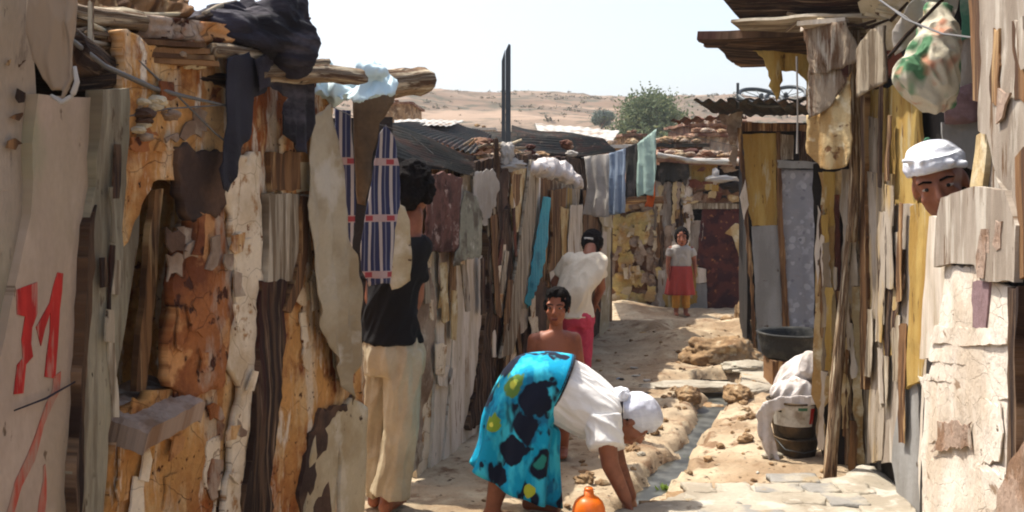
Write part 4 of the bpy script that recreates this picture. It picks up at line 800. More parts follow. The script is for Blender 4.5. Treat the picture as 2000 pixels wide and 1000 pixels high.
scraps(B_, 'splinter', L2, (940, 330, 1020, 800), 10, ['dwood', 'brownw', 'greyw', 'redrust'], .085, (4, 12), (50, 200), 10, slant=8, jag=.006)
b1('eave_boards', [(924, 318), (1000, 300), (1140, 310), (1200, 300), (1200, 345), (1060, 340), (1000, 360), (930, 350)], 'dwood', .03, .05, amp=.02, jag=.01)
rr = random.Random(8)
for k in range(22):
    x = rr.uniform(880, 1130); Y = 7. + (x - 880) * .011; s_ = rr.uniform(.02, .06)
    part('roof_stone', blob(P(x, 288 + rr.uniform(-14, 22), Y + .1), (s_ * 1.4, s_, s_ * .7), 3, .3), rr.choice([M['rubble'], M['pstone'], M['redrust'], M['lwhite'], M['clod']]), B_)
for k in range(12):
    x = rr.uniform(870, 1000); Y = 7. + (x - 880) * .011
    part('roof_lath', tube([P(x, 292 + rr.uniform(-12, 16), Y), P(x + rr.uniform(20, 60), 286 + rr.uniform(-18, 18), Y + .2)], [.012, .008], 7, .3), rr.choice([M['log'], M['cream'], M['brownw']]), B_, True)
part('white_rag', blob(P(991, 300, 7.0), (.045, .03, .07), 4, .7, 2.), M['lwhite'], B_, True)
part('white_rag', blob(P(1003, 322, 7.0), (.08, .03, .035), 4, .7, 2.2), M['lwhite'], B_, True)
# mast
o = part('mast', merge([plank(P(989, 300, 7.12), P(989, 104, 7.12), (1, 0, 0), .056, .035, .003, .001), prism([(-.028, 0), (.028, 0), (.028, .065), (.018, .075)], Plane((P(989, 0, 7.1).x, 7.1), (P(989, 0, 7.1).x + 1, 7.1)), .0, .03)]), M['metal'])
for v in o.data.vertices:
    pass
bpy.data.objects.remove(o); WL.pop('mast', None)
Yp = 7.1; xm = P(989, 0, Yp).x; zt = zat(86, Yp)
pm = Plane((xm, Yp), (xm + 1, Yp))
o = part('mast', merge([prism([(-.033, zat(330, Yp)), (-.008, zat(330, Yp)), (-.008, zt - .09), (-.010, zt - .04), (-.033, zt - .12)], pm, .018, .03), prism([(-.006, zat(330, Yp)), (.030, zat(330, Yp)), (.030, zt - .01), (.016, zt), (-.006, zt - .05)], pm, .022, .035)]), M['metal'])
tag(o, 'tall dark flat metal mast standing above the tin roofs against the sky', 'mast')

cloth('dark_red_rug', [(836, 346), (862, 336), (904, 348), (900, 420), (898, 488), (870, 492), (834, 488), (838, 420)], L2, 'redbrown', .12, 'matted dark red brown rug hanging on the white board wall', 'rug', .012, .16, th=.02, jag=.008)
cloth('grey_green_cloth', [(906, 372), (930, 380), (942, 420), (940, 502), (914, 508), (884, 522), (898, 470), (902, 420)], L2, 'greycloth', .13, 'grey green cloth hanging beside the dark red rug', 'cloth', .015, .12, jag=.008, ph=1.)
cloth('white_cloth', [(926, 340), (962, 330), (976, 360), (968, 400), (948, 440), (928, 400)], L2, 'lwhite', .10, 'dirty white rag hanging between the grey cloth and the mast', 'rag', .02, .1, jag=.008, ph=3.)
cloth('turquoise_tarpaulin', [(1062, 384), (1076, 386), (1070, 470), (1058, 540), (1032, 604), (1026, 590), (1040, 510), (1052, 440)], L2, 'teal', .085, 'narrow turquoise tarpaulin hanging beside the leaning grey board', 'tarpaulin', .014, .1, ph=2.)
wb = fuse([loft([(P(1030, 336, 7.9), (0, .05, 0), (0, 0, .035)), (P(1062, 328, 8.0), (0, .12, 0), (0, 0, .06)), (P(1105, 338, 8.2), (0, .13, .0), (0, 0, .075)), (P(1138, 364, 8.3), (0, .05, 0), (0, 0, .03))], 24)], .008, 2, .03, 8, crease=(.4, 0, 1))
o = part('white_bundle', wb, M['sack'], None, True); tag(o, 'dirty white bundle bulging over the wall top above the turquoise tarpaulin', 'bundle')
o = part('orange_can', fuse([cap(G(0, 0) if 0 else P(1160, 640, 9.3), P(1160, 585, 9.3), .07, .075, flat=True)], .01, 1), M['rubber'], None, True) if 0 else None
# washing on the line at the bend
wp = Plane((P(1140, 0, 9.6).x, 9.6), (P(1282, 0, 8.9).x, 8.9))
G_ = 'washing hung on the line at the bend of the lane'
cloth('white_sheet', [(1142, 306), (1194, 300), (1194, 380), (1192, 424), (1168, 424), (1142, 418), (1148, 360)], wp, 'lwhite', 0, 'off white sheet, first on the washing line beside the dark tin roof', 'sheet', .02, .14, group=G_)
cloth('blue_grey_cloth', [(1190, 300), (1222, 290), (1222, 370), (1220, 416), (1192, 420)], wp, 'lblue', .03, 'blue grey striped cloth on the washing line', 'cloth', .018, .09, group=G_, ph=1.)
cloth('charcoal_cloth', [(1220, 290), (1246, 278), (1248, 340), (1242, 382), (1222, 388)], wp, 'charc', 0, 'charcoal cloth between the blue grey and the mint cloths on the line', 'cloth', .015, .1, group=G_, ph=2.)
cloth('mint_cloth', [(1244, 280), (1282, 252), (1282, 320), (1276, 384), (1258, 378), (1246, 386)], wp, 'lgreen', .03, 'pale mint cloth hanging highest on the washing line', 'cloth', .016, .12, group=G_, ph=3.)
cloth('orange_cloth', [(1268, 330), (1278, 320), (1280, 380), (1272, 404), (1258, 404), (1264, 370)], wp, 'orange', -.02, 'orange cloth peeping out below the mint cloth', 'cloth', .01, .08, group=G_, ph=1.)
o = part('clothes_line', tube([P(1136, 308, 9.62), at(wp, 1194, 300, 0), at(wp, 1246, 279, 0), at(wp, 1283, 251, .0), P(1440, 286, 9.3)], [.003] * 5, 6), M['wire']); tag(o, 'thin washing line stretched across the lane at the bend', 'clothes line')

# ================================================================ right side of the lane
R1 = Plane((1.2, 2.3), (1.5, 3.75))
R2 = Plane((1.9, 4.4), (1.95, 5.7))
RF = Plane((1.68, 5.8), (2.0, 5.7))
RK = Plane((1.88, 4.45), (2.4, 4.40))
def mk(root_, pl):
    return lambda name, poly, m, off=.0, th=.02, **k: pslab(root_, name, poly, pl, m, off, th, **k)
D_ = thing('board_shack', 'shack of chalky white boards with a gap the turbaned woman looks out of', 'shack', R1.pt(.8, 0))
r1 = mk(D_, R1)
r1('tall_board', [(1906, -80), (2200, -200), (2200, 640), (1992, 545), (1985, 420), (1968, 372), (1945, 345), (1928, 262), (1912, 256), (1916, 120)], 'chalk', .03, .02, jag=.006, amp=.004)
r1('side_board', [(1890, -60), (1908, -70), (1918, 120), (1912, 200), (1898, 196)], 'brownw', .02, .02)
r1('slat', [(1904, 262), (1926, 256), (1916, 368), (1894, 366)], 'card', .02, .015)
r1('slat', [(1928, 262), (1946, 345), (1962, 374), (1922, 372)], 'chalk', .0, .02)
r1('crate_panel', [(1838, 386), (1900, 363), (1962, 371), (1984, 440), (1980, 548), (1914, 550), (1902, 520), (1862, 514), (1824, 522), (1828, 430)], 'chalk', .05, .02, jag=.002, amp=.001)
r1('white_sheet_panel', [(1846, 518), (1906, 520), (1908, 546), (1932, 548), (1972, 560), (1976, 700), (1966, 960), (1960, 1300), (1786, 1300), (1798, 960), (1806, 760), (1822, 700), (1832, 640)], 'whitecr', .035, .015, amp=.006, jag=.006, step=.03, smooth=True)
r1('purple_strip', [(1900, 546), (1932, 548), (1928, 642), (1896, 640)], 'mauve', .04, .012)
r1('rotten_post', [(1966, 560), (1990, 560), (1984, 700), (1984, 900), (1962, 940), (1970, 700)], 'dwood', .05, .03, jag=.008)
r1('grey_board', [(1988, 560), (2200, 600), (2200, 900), (1986, 880)], 'chalk', .03, .02)
r1('brown_stain_board', [(1982, 300), (2000, 280), (2200, 200), (2200, 560), (1988, 545)], 'brownw', .045, .01, jag=.008)
r1('low_board', [(1950, 960), (1998, 862), (2200, 700), (2200, 1300), (1938, 1300)], 'mauvew', .06, .02, jag=.008)
r1('narrow_slat', [(1816, 424), (1850, 420), (1850, 560), (1830, 700), (1796, 700), (1806, 560)], 'whitew', .02, .015)
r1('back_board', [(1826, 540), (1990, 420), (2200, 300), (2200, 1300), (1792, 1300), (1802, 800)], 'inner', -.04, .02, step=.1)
for k_, (ya, yb, dx) in enumerate(((636, 668, 2), (664, 704, -3), (700, 742, 3), (738, 776, -2))):
    r1('creased_sheet', [(1826 - k_ * 4 + dx, ya), (1900, ya + 6), (1972 + dx, ya + 2), (1974 - dx, yb + 4), (1890, yb + 8), (1818 - k_ * 4, yb)], 'whitecr', .038 + .0025 * (3 - k_), .003, amp=.004, jag=.002, step=.03)
scraps(D_, 'torn_sheet', R1, (1835, 780, 1960, 985), 5, ['whitecr', 'whitecr', 'mauvew'], .038, (40, 90), (60, 160), 31, jag=.007, slant=10, th=.003)
scraps(D_, 'torn_sheet', R1, (1940, 20, 2000, 520), 5, ['chalk', 'mauvew', 'brownw'], .034, (10, 26), (40, 160), 32, jag=.010, slant=6)
scraps(D_, 'splinter', R1, (1850, 400, 1975, 510), 3, ['chalk', 'mauvew'], .052, (8, 20), (30, 90), 33, jag=.006, slant=6)
part('side_and_back_walls', merge([quadsheet(R1.pt(-1.2, -.05, 0), R1.pt(R1.L - .02, -.05, -1.6), R1.pt(R1.L - .02, 2.5, -1.6), R1.pt(-1.2, 2.5, -1.6), 12, 12, lambda u, v: .01 * nz(u * 6, v * 5), .03), quadsheet((2.0, 4.35, -.05), (3.2, 4.3, -.05), (3.2, 4.3, 2.45), (2.0, 4.35, 2.45), 12, 12, lambda u, v: .01 * nz(u * 6, v * 5), .03)]), M['inner'], D_)
part('roof_sheet', corrug(R1.pt(-1.2, 2.55, .12), R1.pt(R1.L + .1, 2.5, .10), R1.pt(R1.L + .6, 2.62, -1.7), R1.pt(-1.2, 2.62, -1.7), 14, .012, .02), M['rust'], D_)
part('floor_step', quadsheet((1.46, 3.25, .10), (2.3, 3.2, .10), (2.3, 4.2, .10), (1.55, 4.3, .10), 10, 10, lambda u, v: .01 * nz(u * 5, v * 5), .12), M['cement'], D_)

E_ = thing('plank_front_shack', 'tall patched shack of yellow and grey planks with a deep ragged roof overhang', 'shack', (2.1, 5.2, 0))
r2 = mk(E_, R2); rf = mk(E_, RF); rk = mk(E_, RK)
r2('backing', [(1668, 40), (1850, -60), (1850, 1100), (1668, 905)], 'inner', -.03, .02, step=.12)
r2('yellow_board', [(1688, 176), (1738, 170), (1740, 230), (1736, 345), (1716, 345), (1712, 232), (1690, 226)], 'yellow', .02, .015)
r2('grey_board', [(1686, 226), (1716, 230), (1720, 340), (1690, 338)], 'mix', .028, .015)
r2('yellow_board', [(1738, 168), (1790, 150), (1800, 300), (1790, 400), (1744, 404)], 'yellow', .02, .015)
r2('grey_board', [(1690, 335), (1742, 340), (1740, 520), (1732, 700), (1722, 900), (1694, 905), (1700, 640)], 'mix', .035, .015, amp=.005, jag=.005)
r2('grey_board', [(1742, 400), (1786, 398), (1780, 600), (1768, 760), (1752, 905), (1722, 905), (1734, 700)], 'chalk', .03, .015, amp=.005, jag=.006)
r2('rotten_patch', [(1726, 510), (1760, 490), (1766, 560), (1748, 620), (1744, 690), (1728, 660), (1736, 600)], 'dwood', .05, .01, amp=.01, jag=.012, step=.025)
r2('blue_grey_board', [(1764, 700), (1790, 690), (1800, 900), (1808, 1080), (1762, 1080), (1740, 900)], 'grey', .04, .015)
r2('yellow_strip', [(1776, 400), (1824, 400), (1820, 560), (1812, 680), (1802, 742), (1770, 760), (1778, 600)], 'yellow', .05, .02, amp=.006, jag=.008)
r2('edge_board', [(1804, 700), (1840, 690), (1840, 1100), (1800, 1100), (1794, 900)], 'whitew', .05, .02)
r2('dark_post', [(1664, 120), (1688, 120), (1690, 400), (1694, 640), (1690, 760), (1680, 760), (1678, 500)], 'brownw', .05, .03, jag=.008)
rf('backing', [(1588, 320), (1700, 300), (1700, 935), (1616, 940), (1600, 860), (1592, 780)], 'inner', -.04, .02, step=.1)
rf('card_strip', [(1598, 336), (1644, 332), (1640, 440), (1632, 560), (1636, 700), (1624, 775), (1600, 815), (1584, 770), (1592, 600), (1594, 500), (1606, 430)], 'card', .02, .015, jag=.006, amp=.004)
rf('narrow_slat', [(1598, 400), (1612, 440), (1604, 520), (1596, 560), (1592, 480)], 'whitew', .03, .01)
rf('yellow_board', [(1606, 336), (1630, 336), (1630, 440), (1616, 444)], 'yellow', .035, .01)
rf('red_slat', [(1630, 380), (1640, 380), (1642, 540), (1636, 640), (1630, 560)], 'redrust', .045, .01)
rf('rotten_post', [(1642, 330), (1664, 330), (1666, 520), (1664, 600), (1640, 580), (1646, 440)], 'mix', .05, .03, jag=.008)
rf('plank', [(1640, 560), (1662, 590), (1664, 760), (1668, 905), (1650, 908), (1648, 740)], 'log', .04, .02, jag=.004)
rf('plank', [(1664, 560), (1680, 560), (1684, 740), (1688, 905), (1670, 908), (1666, 740)], 'card', .05, .02, jag=.004)
rf('plank', [(1682, 330), (1700, 330), (1706, 908), (1690, 912), (1684, 640)], 'greyw', .05, .02, jag=.004)
rf('plank', [(1664, 330), (1682, 330), (1684, 560), (1664, 560)], 'mix', .045, .02, jag=.004)
scraps(E_, 'board_patch', R2, (1690, 200, 1790, 840), 15, ['mix', 'greyw', 'chalk', 'brownw', 'mix', 'dwood', 'greyw'], .050, (6, 20), (70, 260), 34, slant=3, jag=.006, th=.004)
scraps(E_, 'board_patch', RF, (1602, 350, 1690, 880), 22, ['card', 'yellow', 'whitew', 'brownw', 'greyw', 'log', 'mix'], .058, (5, 16), (40, 200), 35, slant=3, jag=.006)
part('leaning_pole', tube([P(1660, 440, 5.66), P(1642, 640, 5.62), P(1630, 800, 5.56), P(1621, 942, 5.5)], [.018, .026, .034, .036], 12, .3), M['log'], E_, True)
# recess wall over the woman's head
rk('dark_board', [(1848, -60), (1900, -80), (1900, 130), (1866, 150)], 'inner', .0, .02)  # near-black panel that paints the shade of a gap
rk('green_slat', [(1876, -60), (1896, -60), (1898, 70), (1880, 80)], 'greenw', .03, .01)
rk('grey_board', [(1862, 60), (1912, 50), (1912, 170), (1872, 170)], 'chalk', .02, .015)
rk('mauve_cloth', [(1842, 190), (1862, 176), (1914, 158), (1914, 238), (1846, 242)], 'mauve', .04, .01, smooth=True)
rk('recess_board', [(1840, 240), (1914, 236), (1912, 300), (1900, 330), (1846, 300)], 'grey', .02, .015)
rk('recess_board', [(1846, 300), (2000, 300), (2000, 960), (1846, 1000)], 'inner', .0, .015)  # near-black sheet painting the interior shade behind the woman
# roof overhang
def ptile(name, a, b, w_, th, m, wd=(.3, -1, .1), root_=E_): return part(name, plank(P(*a), P(*b), wd, w_, th, .02, .012), M[m], root_)
ptile('roof_plank', (1376, 78, 6.1), (1620, 66, 5.7), .17, .055, 'dwood')
ptile('roof_plank', (1420, 96, 6.2), (1600, 100, 5.9), .34, .06, 'dwood')
ptile('roof_plank', (1434, 112, 6.4), (1560, 108, 6.2), .3, .05, 'brownw')
ptile('roof_plank', (1462, 44, 6.1), (1760, 40, 5.3), .5, .05, 'dwood')
ptile('roof_plank', (1464, 18, 6.3), (1580, 26, 6.0), .5, .11, 'dwood')
ptile('roof_plank', (1470, 4, 6.3), (1640, 34, 5.9), .5, .03, 'greyw')
ptile('roof_plank', (1570, 22, 6.0), (1740, 14, 5.6), .4, .03, 'redrust')
ptile('roof_plank', (1520, 58, 6.1), (1700, 62, 5.5), .3, .02, 'dwood')
ptile('roof_plank', (1460, 60, 5.9), (1700, 52, 5.4), .3, .018, 'greyw')
ptile('roof_plank', (1570, 50, 5.45), (1646, 46, 5.35), .1, .028, 'whitew')
ptile('roof_plank', (1700, 44, 5.3), (1790, 36, 5.0), .3, .04, 'cream')
ptile('roof_plank', (1640, 16, 5.9), (1860, -6, 4.9), .8, .03, 'redrust')
ptile('roof_plank', (1640, 30, 5.9), (1860, 30, 4.9), .6, .02, 'dwood')
part('roof_sheet', corrug((1.62, 6.6, 2.66), (1.6, 4.4, 2.66), (3.6, 4.4, 2.75), (3.6, 6.6, 2.75), 14, .014, .02), M['rust'], E_)
part('side_and_back_walls', merge([quadsheet((2.05, 6.5, -.05), (3.5, 6.5, -.05), (3.5, 6.5, 2.6), (2.05, 6.5, 2.6), 12, 12, lambda u, v: .01 * nz(u * 6, v * 5), .03), quadsheet((2.0, 5.74, -.05), (2.03, 6.48, -.05), (2.03, 6.48, 2.6), (2.0, 5.74, 2.6), 12, 12, lambda u, v: .01 * nz(u * 6, v * 5), .03), quadsheet((3.5, 4.5, -.05), (3.5, 6.45, -.05), (3.5, 6.45, 2.6), (3.5, 4.5, 2.6), 12, 12, lambda u, v: .01 * nz(u * 6, v * 5), .03)]), M['brownw'], E_)
rr = random.Random(3)
for k in range(16):
    x = rr.uniform(1462, 1780); Y = 6.1 - (x - 1460) / 330; ln = rr.uniform(30, 110)
    part('roof_lath', tube([P(x, rr.uniform(2, 66), Y - .25), P(x + ln, rr.uniform(2, 66), Y - .35)], [.009, .006], 7, .4), rr.choice([M['log'], M['greyw'], M['dwood'], M['cream']]), E_, True)
HC = Plane((1.52, 5.55), (1.80, 5.0))
part('overhang_lining', slab([(1470, 96), (1590, 82), (1590, 190), (1576, 196), (1572, 150), (1548, 140), (1524, 138), (1520, 196), (1506, 176), (1494, 130)], Plane((1.4, 6.0), (1.9, 5.9)), 0, .01, step=.03, jag=.012, amp=.01, disp=folds(.012, .12, 2.5, 2.1)), M['yellow'], E_, True)
cp = Plane((P(1568, 0, 5.5).x, 5.5), (P(1690, 0, 5.2).x, 5.2))
cloth('hanging_sacking', [(1572, 48), (1652, 40), (1668, 80), (1686, 116), (1640, 136), (1600, 142), (1576, 146)], cp, 'burlap', .02, 'striped grey sacking hanging from the roof overhang, topmost of the hanging sheets', 'sacking', .016, .09, jag=.006)
cloth('hanging_sacking', [(1578, 140), (1640, 134), (1650, 160), (1624, 204), (1600, 222), (1574, 232)], cp, 'burlap', .0, 'lower piece of grey sacking between the striped sacking and the hanging cardboard', 'sacking', .012, .1, jag=.006, ph=1.)
cloth('hanging_cardboard', [(1576, 226), (1604, 214), (1634, 190), (1660, 140), (1664, 300), (1652, 326), (1600, 330), (1578, 300)], cp, 'card', -.02, 'big crumpled tan cardboard sheet hanging in the sun below the roof overhang', 'cardboard', .014, .16, jag=.006, ph=2., th=.008)
cloth('hanging_board', [(1672, 96), (1700, 58), (1726, 50), (1732, 160), (1700, 176), (1672, 190)], Plane((P(1672, 0, 5.0).x, 5.0), (P(1735, 0, 4.8).x, 4.8)), 'greyw', .0, 'stained board hanging from the overhang between the sacking and the printed sack', 'board', .004, .16, th=.012, jag=.004)
part('corner_post', tube([P(1668, 60, 5.45), P(1670, 340, 5.5), P(1664, 470, 5.6)], [.03, .028, .03], 10, .3), M['log'], E_, True)

# printed sack bulging from the roof, and its stick, and the wires
ps = fuse([loft([(P(1840, 10, 3.9), (.05, 0, 0), (0, .04, 0)), (P(1826, 60, 3.85), (.07, 0, .03), (0, .06, 0)), (P(1812, 110, 3.8), (.115, 0, .05), (0, .09, 0)), (P(1818, 150, 3.8), (.105, 0, .05), (0, .10, 0)), (P(1836, 190, 3.8), (.06, 0, .04), (0, .07, 0)), (P(1850, 214, 3.8), (.02, 0, .01), (0, .02, 0))], 28)], .005, 2, .018, 11, crease=(-.5, 0, 1))
o = part('printed_sack', ps, M['prtsack'], None, True); tag(o, 'bulging cream sack with green print hanging over the gap on the right', 'sack')
o = part('stick', tube([P(1848, -8, 3.7), P(1770, 70, 3.68), P(1735, 112, 3.66)], [.007, .008, .008], 8, .2), M['dwood'], None, True); tag(o, 'dark thin stick slanting across the printed sack', 'stick')
o = part('tarpaulin', slab([(1745, 60), (1780, 0), (1850, -40), (1880, -40), (1862, 40), (1800, 60), (1790, 84), (1748, 108)], Plane((1.5, 4.0), (1.8, 3.95)), 0, .006, step=.03, jag=.004, disp=folds(.02, .12, 2.5, 2.1)), M['lwhite'], None, True); tag(o, 'pale sheet stretched up behind the printed sack to the roof', 'sheet')
o = part('cable', merge([tube([P(1714, -4, 3.9), P(1770, 38, 3.6), P(1840, 66, 3.2), P(1910, 75, 2.9), P(2020, 66, 2.5)], [.0035] * 5, 7), tube([P(1716, 0, 3.9), P(1765, 30, 3.7), P(1800, 55, 3.6)], [.003] * 3, 6)]), M['wire'], None, True); tag(o, 'grey cable sagging across the printed sack to the chalky board wall', 'cable')
o = part('green_rag', fuse([ell(P(1812, 278, 3.9), (.014, .01, .02))], .004, 2, .004, 30), M['greenw'], None, True); tag(o, 'small green rag knot just above the white turban', 'rag')

# ---- shack with the yellow front
E1 = Plane((2.05, 9.6), (3.2, 9.4))
Y_ = thing('yellow_front_shack', 'shack with yellow front strip, patterned curtain door and thin tin roof', 'shack', E1.pt(.6, 0))
y1 = mk(Y_, E1)
y1('backing', [(1448, 240), (1560, 240), (1560, 330), (1524, 330), (1540, 720), (1490, 720), (1474, 480)], 'inner', -.03, .02, step=.12)
y1('yellow_panel', [(1450, 262), (1516, 260), (1518, 440), (1470, 442), (1456, 380)], 'yellow', .02, .015, jag=.004)
y1('grey_panel', [(1468, 442), (1519, 440), (1526, 560), (1532, 712), (1482, 714), (1474, 560)], 'grey', .02, .015, jag=.003)
y1('edge_post', [(1440, 250), (1448, 250), (1460, 380), (1472, 560), (1480, 716), (1472, 716), (1465, 560), (1452, 400)], 'brownw', .04, .03, jag=.006)
y1('door_post', [(1516, 258), (1524, 258), (1530, 440), (1542, 640), (1546, 716), (1532, 716), (1526, 560), (1519, 440)], 'brownw', .04, .03, jag=.003)
y1('transom', [(1518, 312), (1600, 316), (1600, 330), (1518, 328)], 'grey', .05, .03)
y1('transom_board', [(1522, 262), (1550, 264), (1550, 312), (1522, 312)], 'greyw', .02, .02)
y1('rafter', [(1448, 238), (1580, 244), (1580, 256), (1450, 256)], 'brownw', .06, .04)
y1('eave_rubble', [(1404, 224), (1450, 218), (1450, 262), (1440, 262), (1438, 330), (1430, 330), (1426, 262)], 'pstone', .0, .03, amp=.02, jag=.02)
y1('white_strip', [(1444, 385), (1456, 350), (1462, 400), (1452, 430)], 'whitew', .06, .01)
y1('back_of_door', [(1524, 330), (1640, 330), (1640, 720), (1545, 720)], 'inner', -.12, .02, step=.12)
y1('inner_wall', [(1550, 240), (1660, 240), (1660, 330), (1550, 330)], 'dwood', -.12, .02, step=.12)
part('door_curtain', slab([(1519, 330), (1602, 332), (1612, 642), (1536, 642)], E1, .0, .006, step=.04, amp=.002, jag=.003, disp=folds(.012, .16, 1.8, .5)), M['lace'], Y_, True)
part('roof_sheet', corrug(P(1354, 200, 8.6), P(1600, 206, 8.3), P(1640, 224, 10.6), P(1400, 222, 10.8), 10, .016, .05), M['rust'], Y_)
part('roof_sheet', corrug(P(1310, 236, 10.8), P(1450, 222, 10.4), P(1460, 230, 11.8), P(1330, 240, 12.), 6, .016, .04), M['redrust'], Y_)
shell(Y_, E1, .18, E1.L, 1.6, -.05, 2.2)
wheel = 'old wheel rim lying on the thin tin roof'
for k, (x, y, Y, r, t) in enumerate(((1486, 190, 8.9, .19, (.1, -.5, 1)), (1535, 188, 9.0, .17, (-.3, -.6, 1)))):
    o = thing('wheel_rim', ['bent old wheel rim beside the thin rod on the tin roof', 'second old wheel rim on the tin roof, near the hanging cardboard'][k], 'wheel', P(x, y + 10, Y), 'old wheel rims on the tin roof')
    part('rim', torus(P(x, y, Y), r, .018, t), M['metal'], o, True); c0 = P(x, y, Y); nm = Vector(t).normalized(); a = nm.orthogonal().normalized(); b = nm.cross(a)
    part('hub', cap(c0 - nm * .02, c0 + nm * .02, .02, .02), M['metal'], o, True)
    part('spokes', merge([tube([c0, c0 + (a * math.cos(q) + b * math.sin(q)) * r], [.004, .003], 5) for q in [i * .78 for i in range(8)]]), M['metal'], o)
o = part('rod', tube([P(1441, 212, 8.9), P(1441, 162, 8.9)], [.014, .013], 8, .1), M['metal']); tag(o, 'short upright dark rod on the edge of the thin tin roof', 'rod')
o = part('tin_scrap', corrug(P(1420, 196, 8.8), P(1600, 192, 8.7), P(1600, 198, 9.2), P(1420, 200, 9.2), 5, .01, .05), M['palet']); tag(o, 'pale scrap of tin under the wheel rims', 'tin sheet')
o = part('hanging_rope', tube([P(1556, 110, 5.6), P(1558, 200, 5.6), P(1557, 300, 5.6)], [.006, .004, .006], 6, .4), M['lwhite']); tag(o, 'white frayed rope hanging from the overhang before the yellow front shack', 'rope')

# ---- far wall across the bend
FW = Plane((1.2, 13.9), (3.35, 13.6))
H_ = thing('stone_house', 'low house of yellow limewashed stones and pale boards closing the lane', 'house', FW.pt(1.1, 0))
f1 = mk(H_, FW)
part('mortar_wall', slab([(1170, 385), (1300, 385), (1300, 660), (1170, 660)], FW, .0, .06, step=.08, amp=.02, jag=.01), M['rubble'], H_)
st = [(1216, 402, 40, 26, 0), (1252, 430, 64, 34, 1), (1222, 436, 22, 34, 1), (1204, 440, 14, 60, 1), (1214, 474, 34, 44, 1), (1244, 468, 30, 30, 0), (1268, 462, 22, 34, 0), (1222, 514, 30, 40, 1), (1250, 500, 16, 34, 0), (1268, 506, 14, 44, 0), (1216, 552, 44, 34, 1), (1248, 545, 22, 30, 1), (1214, 588, 34, 36, 1), (1244, 588, 34, 32, 1), (1272, 560, 16, 44, 0), (1284, 520, 14, 36, 0), (1284, 590, 18, 30, 0), (1268, 410, 30, 22, 0), (1240, 400, 26, 18, 0), (1194, 520, 14, 40, 0), (1192, 470, 12, 34, 1)]
for x, y, w_, h_, c in st:
    a_, b_2 = w_ * .54, h_ * .54; e_ = lambda: rr.uniform(-.16, .16) * min(w_, h_)
    poly = [(x - a_ + e_(), y - b_2 * .5), (x - a_ * .5, y - b_2 + e_()), (x + a_ * .6, y - b_2 + e_()), (x + a_ + e_(), y - b_2 * .4), (x + a_ + e_(), y + b_2 * .5), (x + a_ * .4, y + b_2 + e_()), (x - a_ * .6, y + b_2 + e_()), (x - a_ + e_(), y + b_2 * .5)]
    part('wall_stone', slab(poly, FW, .02 + .015 * (int(x + y) % 3), .06, step=.05, amp=.02, jag=.010, nsc=6.), M['ystone' if c else 'pstone'], H_, True)
scraps(H_, 'plaster_flake', FW, (1195, 400, 1290, 600), 26, ['ystone', 'pstone', 'ystone', 'card', 'cream'], .07, (6, 18), (8, 34), 36, jag=.012)
scraps(H_, 'board_patch', FW, (1284, 365, 1370, 600), 26, ['chalk', 'whitew', 'yellow', 'pstone', 'card', 'brownw', 'dwood'], .085, (5, 16), (20, 90), 37, slant=3, jag=.012)
scraps(H_, 'rubble_piece', FW, (1345, 325, 1450, 396), 24, ['rubble', 'yellow', 'redrust', 'pstone', 'lwhite', 'inner', 'card'], .10, (10, 36), (6, 18), 38, slant=4, jag=.014)
f1('white_board', [(1278, 352), (1312, 356), (1312, 512), (1290, 514), (1276, 500)], 'chalk', .05, .02, jag=.01)
f1('mottled_board', [(1288, 505), (1312, 500), (1308, 610), (1284, 604)], 'pstone', .06, .02, jag=.01)
f1('white_board', [(1314, 358), (1354, 358), (1352, 415), (1316, 418)], 'whitew', .05, .02, jag=.01)
f1('yellow_board', [(1314, 414), (1353, 410), (1350, 500), (1346, 620), (1300, 612), (1312, 520)], 'yellow', .04, .02, jag=.01)
f1('white_board', [(1348, 432), (1374, 430), (1366, 520), (1348, 524)], 'chalk', .05, .02, jag=.008)
f1('white_block', [(1346, 518), (1380, 526), (1380, 552), (1346, 554)], 'whitew', .08, .05)
f1('grey_block', [(1344, 555), (1380, 553), (1382, 614), (1342, 612)], 'grey', .07, .05)
f1('lintel', [(1350, 396), (1474, 398), (1474, 408), (1350, 408)], 'greyw', .08, .05)
f1('yellow_panel', [(1338, 320), (1400, 318), (1404, 352), (1380, 372), (1345, 368)], 'yellow', .04, .02, jag=.012)
f1('rubble_panel', [(1352, 366), (1404, 350), (1450, 350), (1476, 398), (1352, 398)], 'rubble', .05, .03, amp=.03, jag=.012)
f1('back_boards', [(1280, 322), (1480, 322), (1480, 640), (1280, 640)], 'inner', -.03, .02, step=.15)
f1('pale_frame', [(1450, 398), (1462, 398), (1478, 520), (1478, 610), (1470, 610), (1468, 520)], 'chalk', .09, .02)
part('door_carpet', slab([(1372, 406), (1452, 406), (1470, 470), (1474, 606), (1378, 606), (1380, 528), (1360, 516), (1366, 450)], FW, .05, .01, step=.05, amp=.004, jag=.005, disp=folds(.02, .3, 1.4, 0)), M['carpet'], H_, True)
part('roof_edge_pole', tube([P(1284, 302, 13.4), P(1345, 313, 13.3), P(1442, 316, 13.2)], [.03, .035, .04], 8, .3), M['palet'], H_)
part('roof_edge_pole', tube([P(1190, 392, 13.6), P(1296, 390, 13.5)], [.05, .05], 8, .4), M['brownw'], H_)
part('roof_slab', quadsheet(P(1185, 390, 13.75), P(1285, 300, 13.6), P(1285, 292, 16.), P(1180, 300, 16.), 10, 10, lambda u, v: .02 * nz(u * 4, v * 4), .06), M['rubble'], H_)
part('roof_slab', quadsheet(P(1284, 308, 13.6), P(1478, 318, 13.4), P(1478, 306, 16.), P(1284, 300, 16.), 10, 10, lambda u, v: .02 * nz(u * 4, v * 4), .06), M['rubble'], H_)
shell(H_, FW, .0, FW.L, 2.4, -.05, 1.9)
rr = random.Random(21)
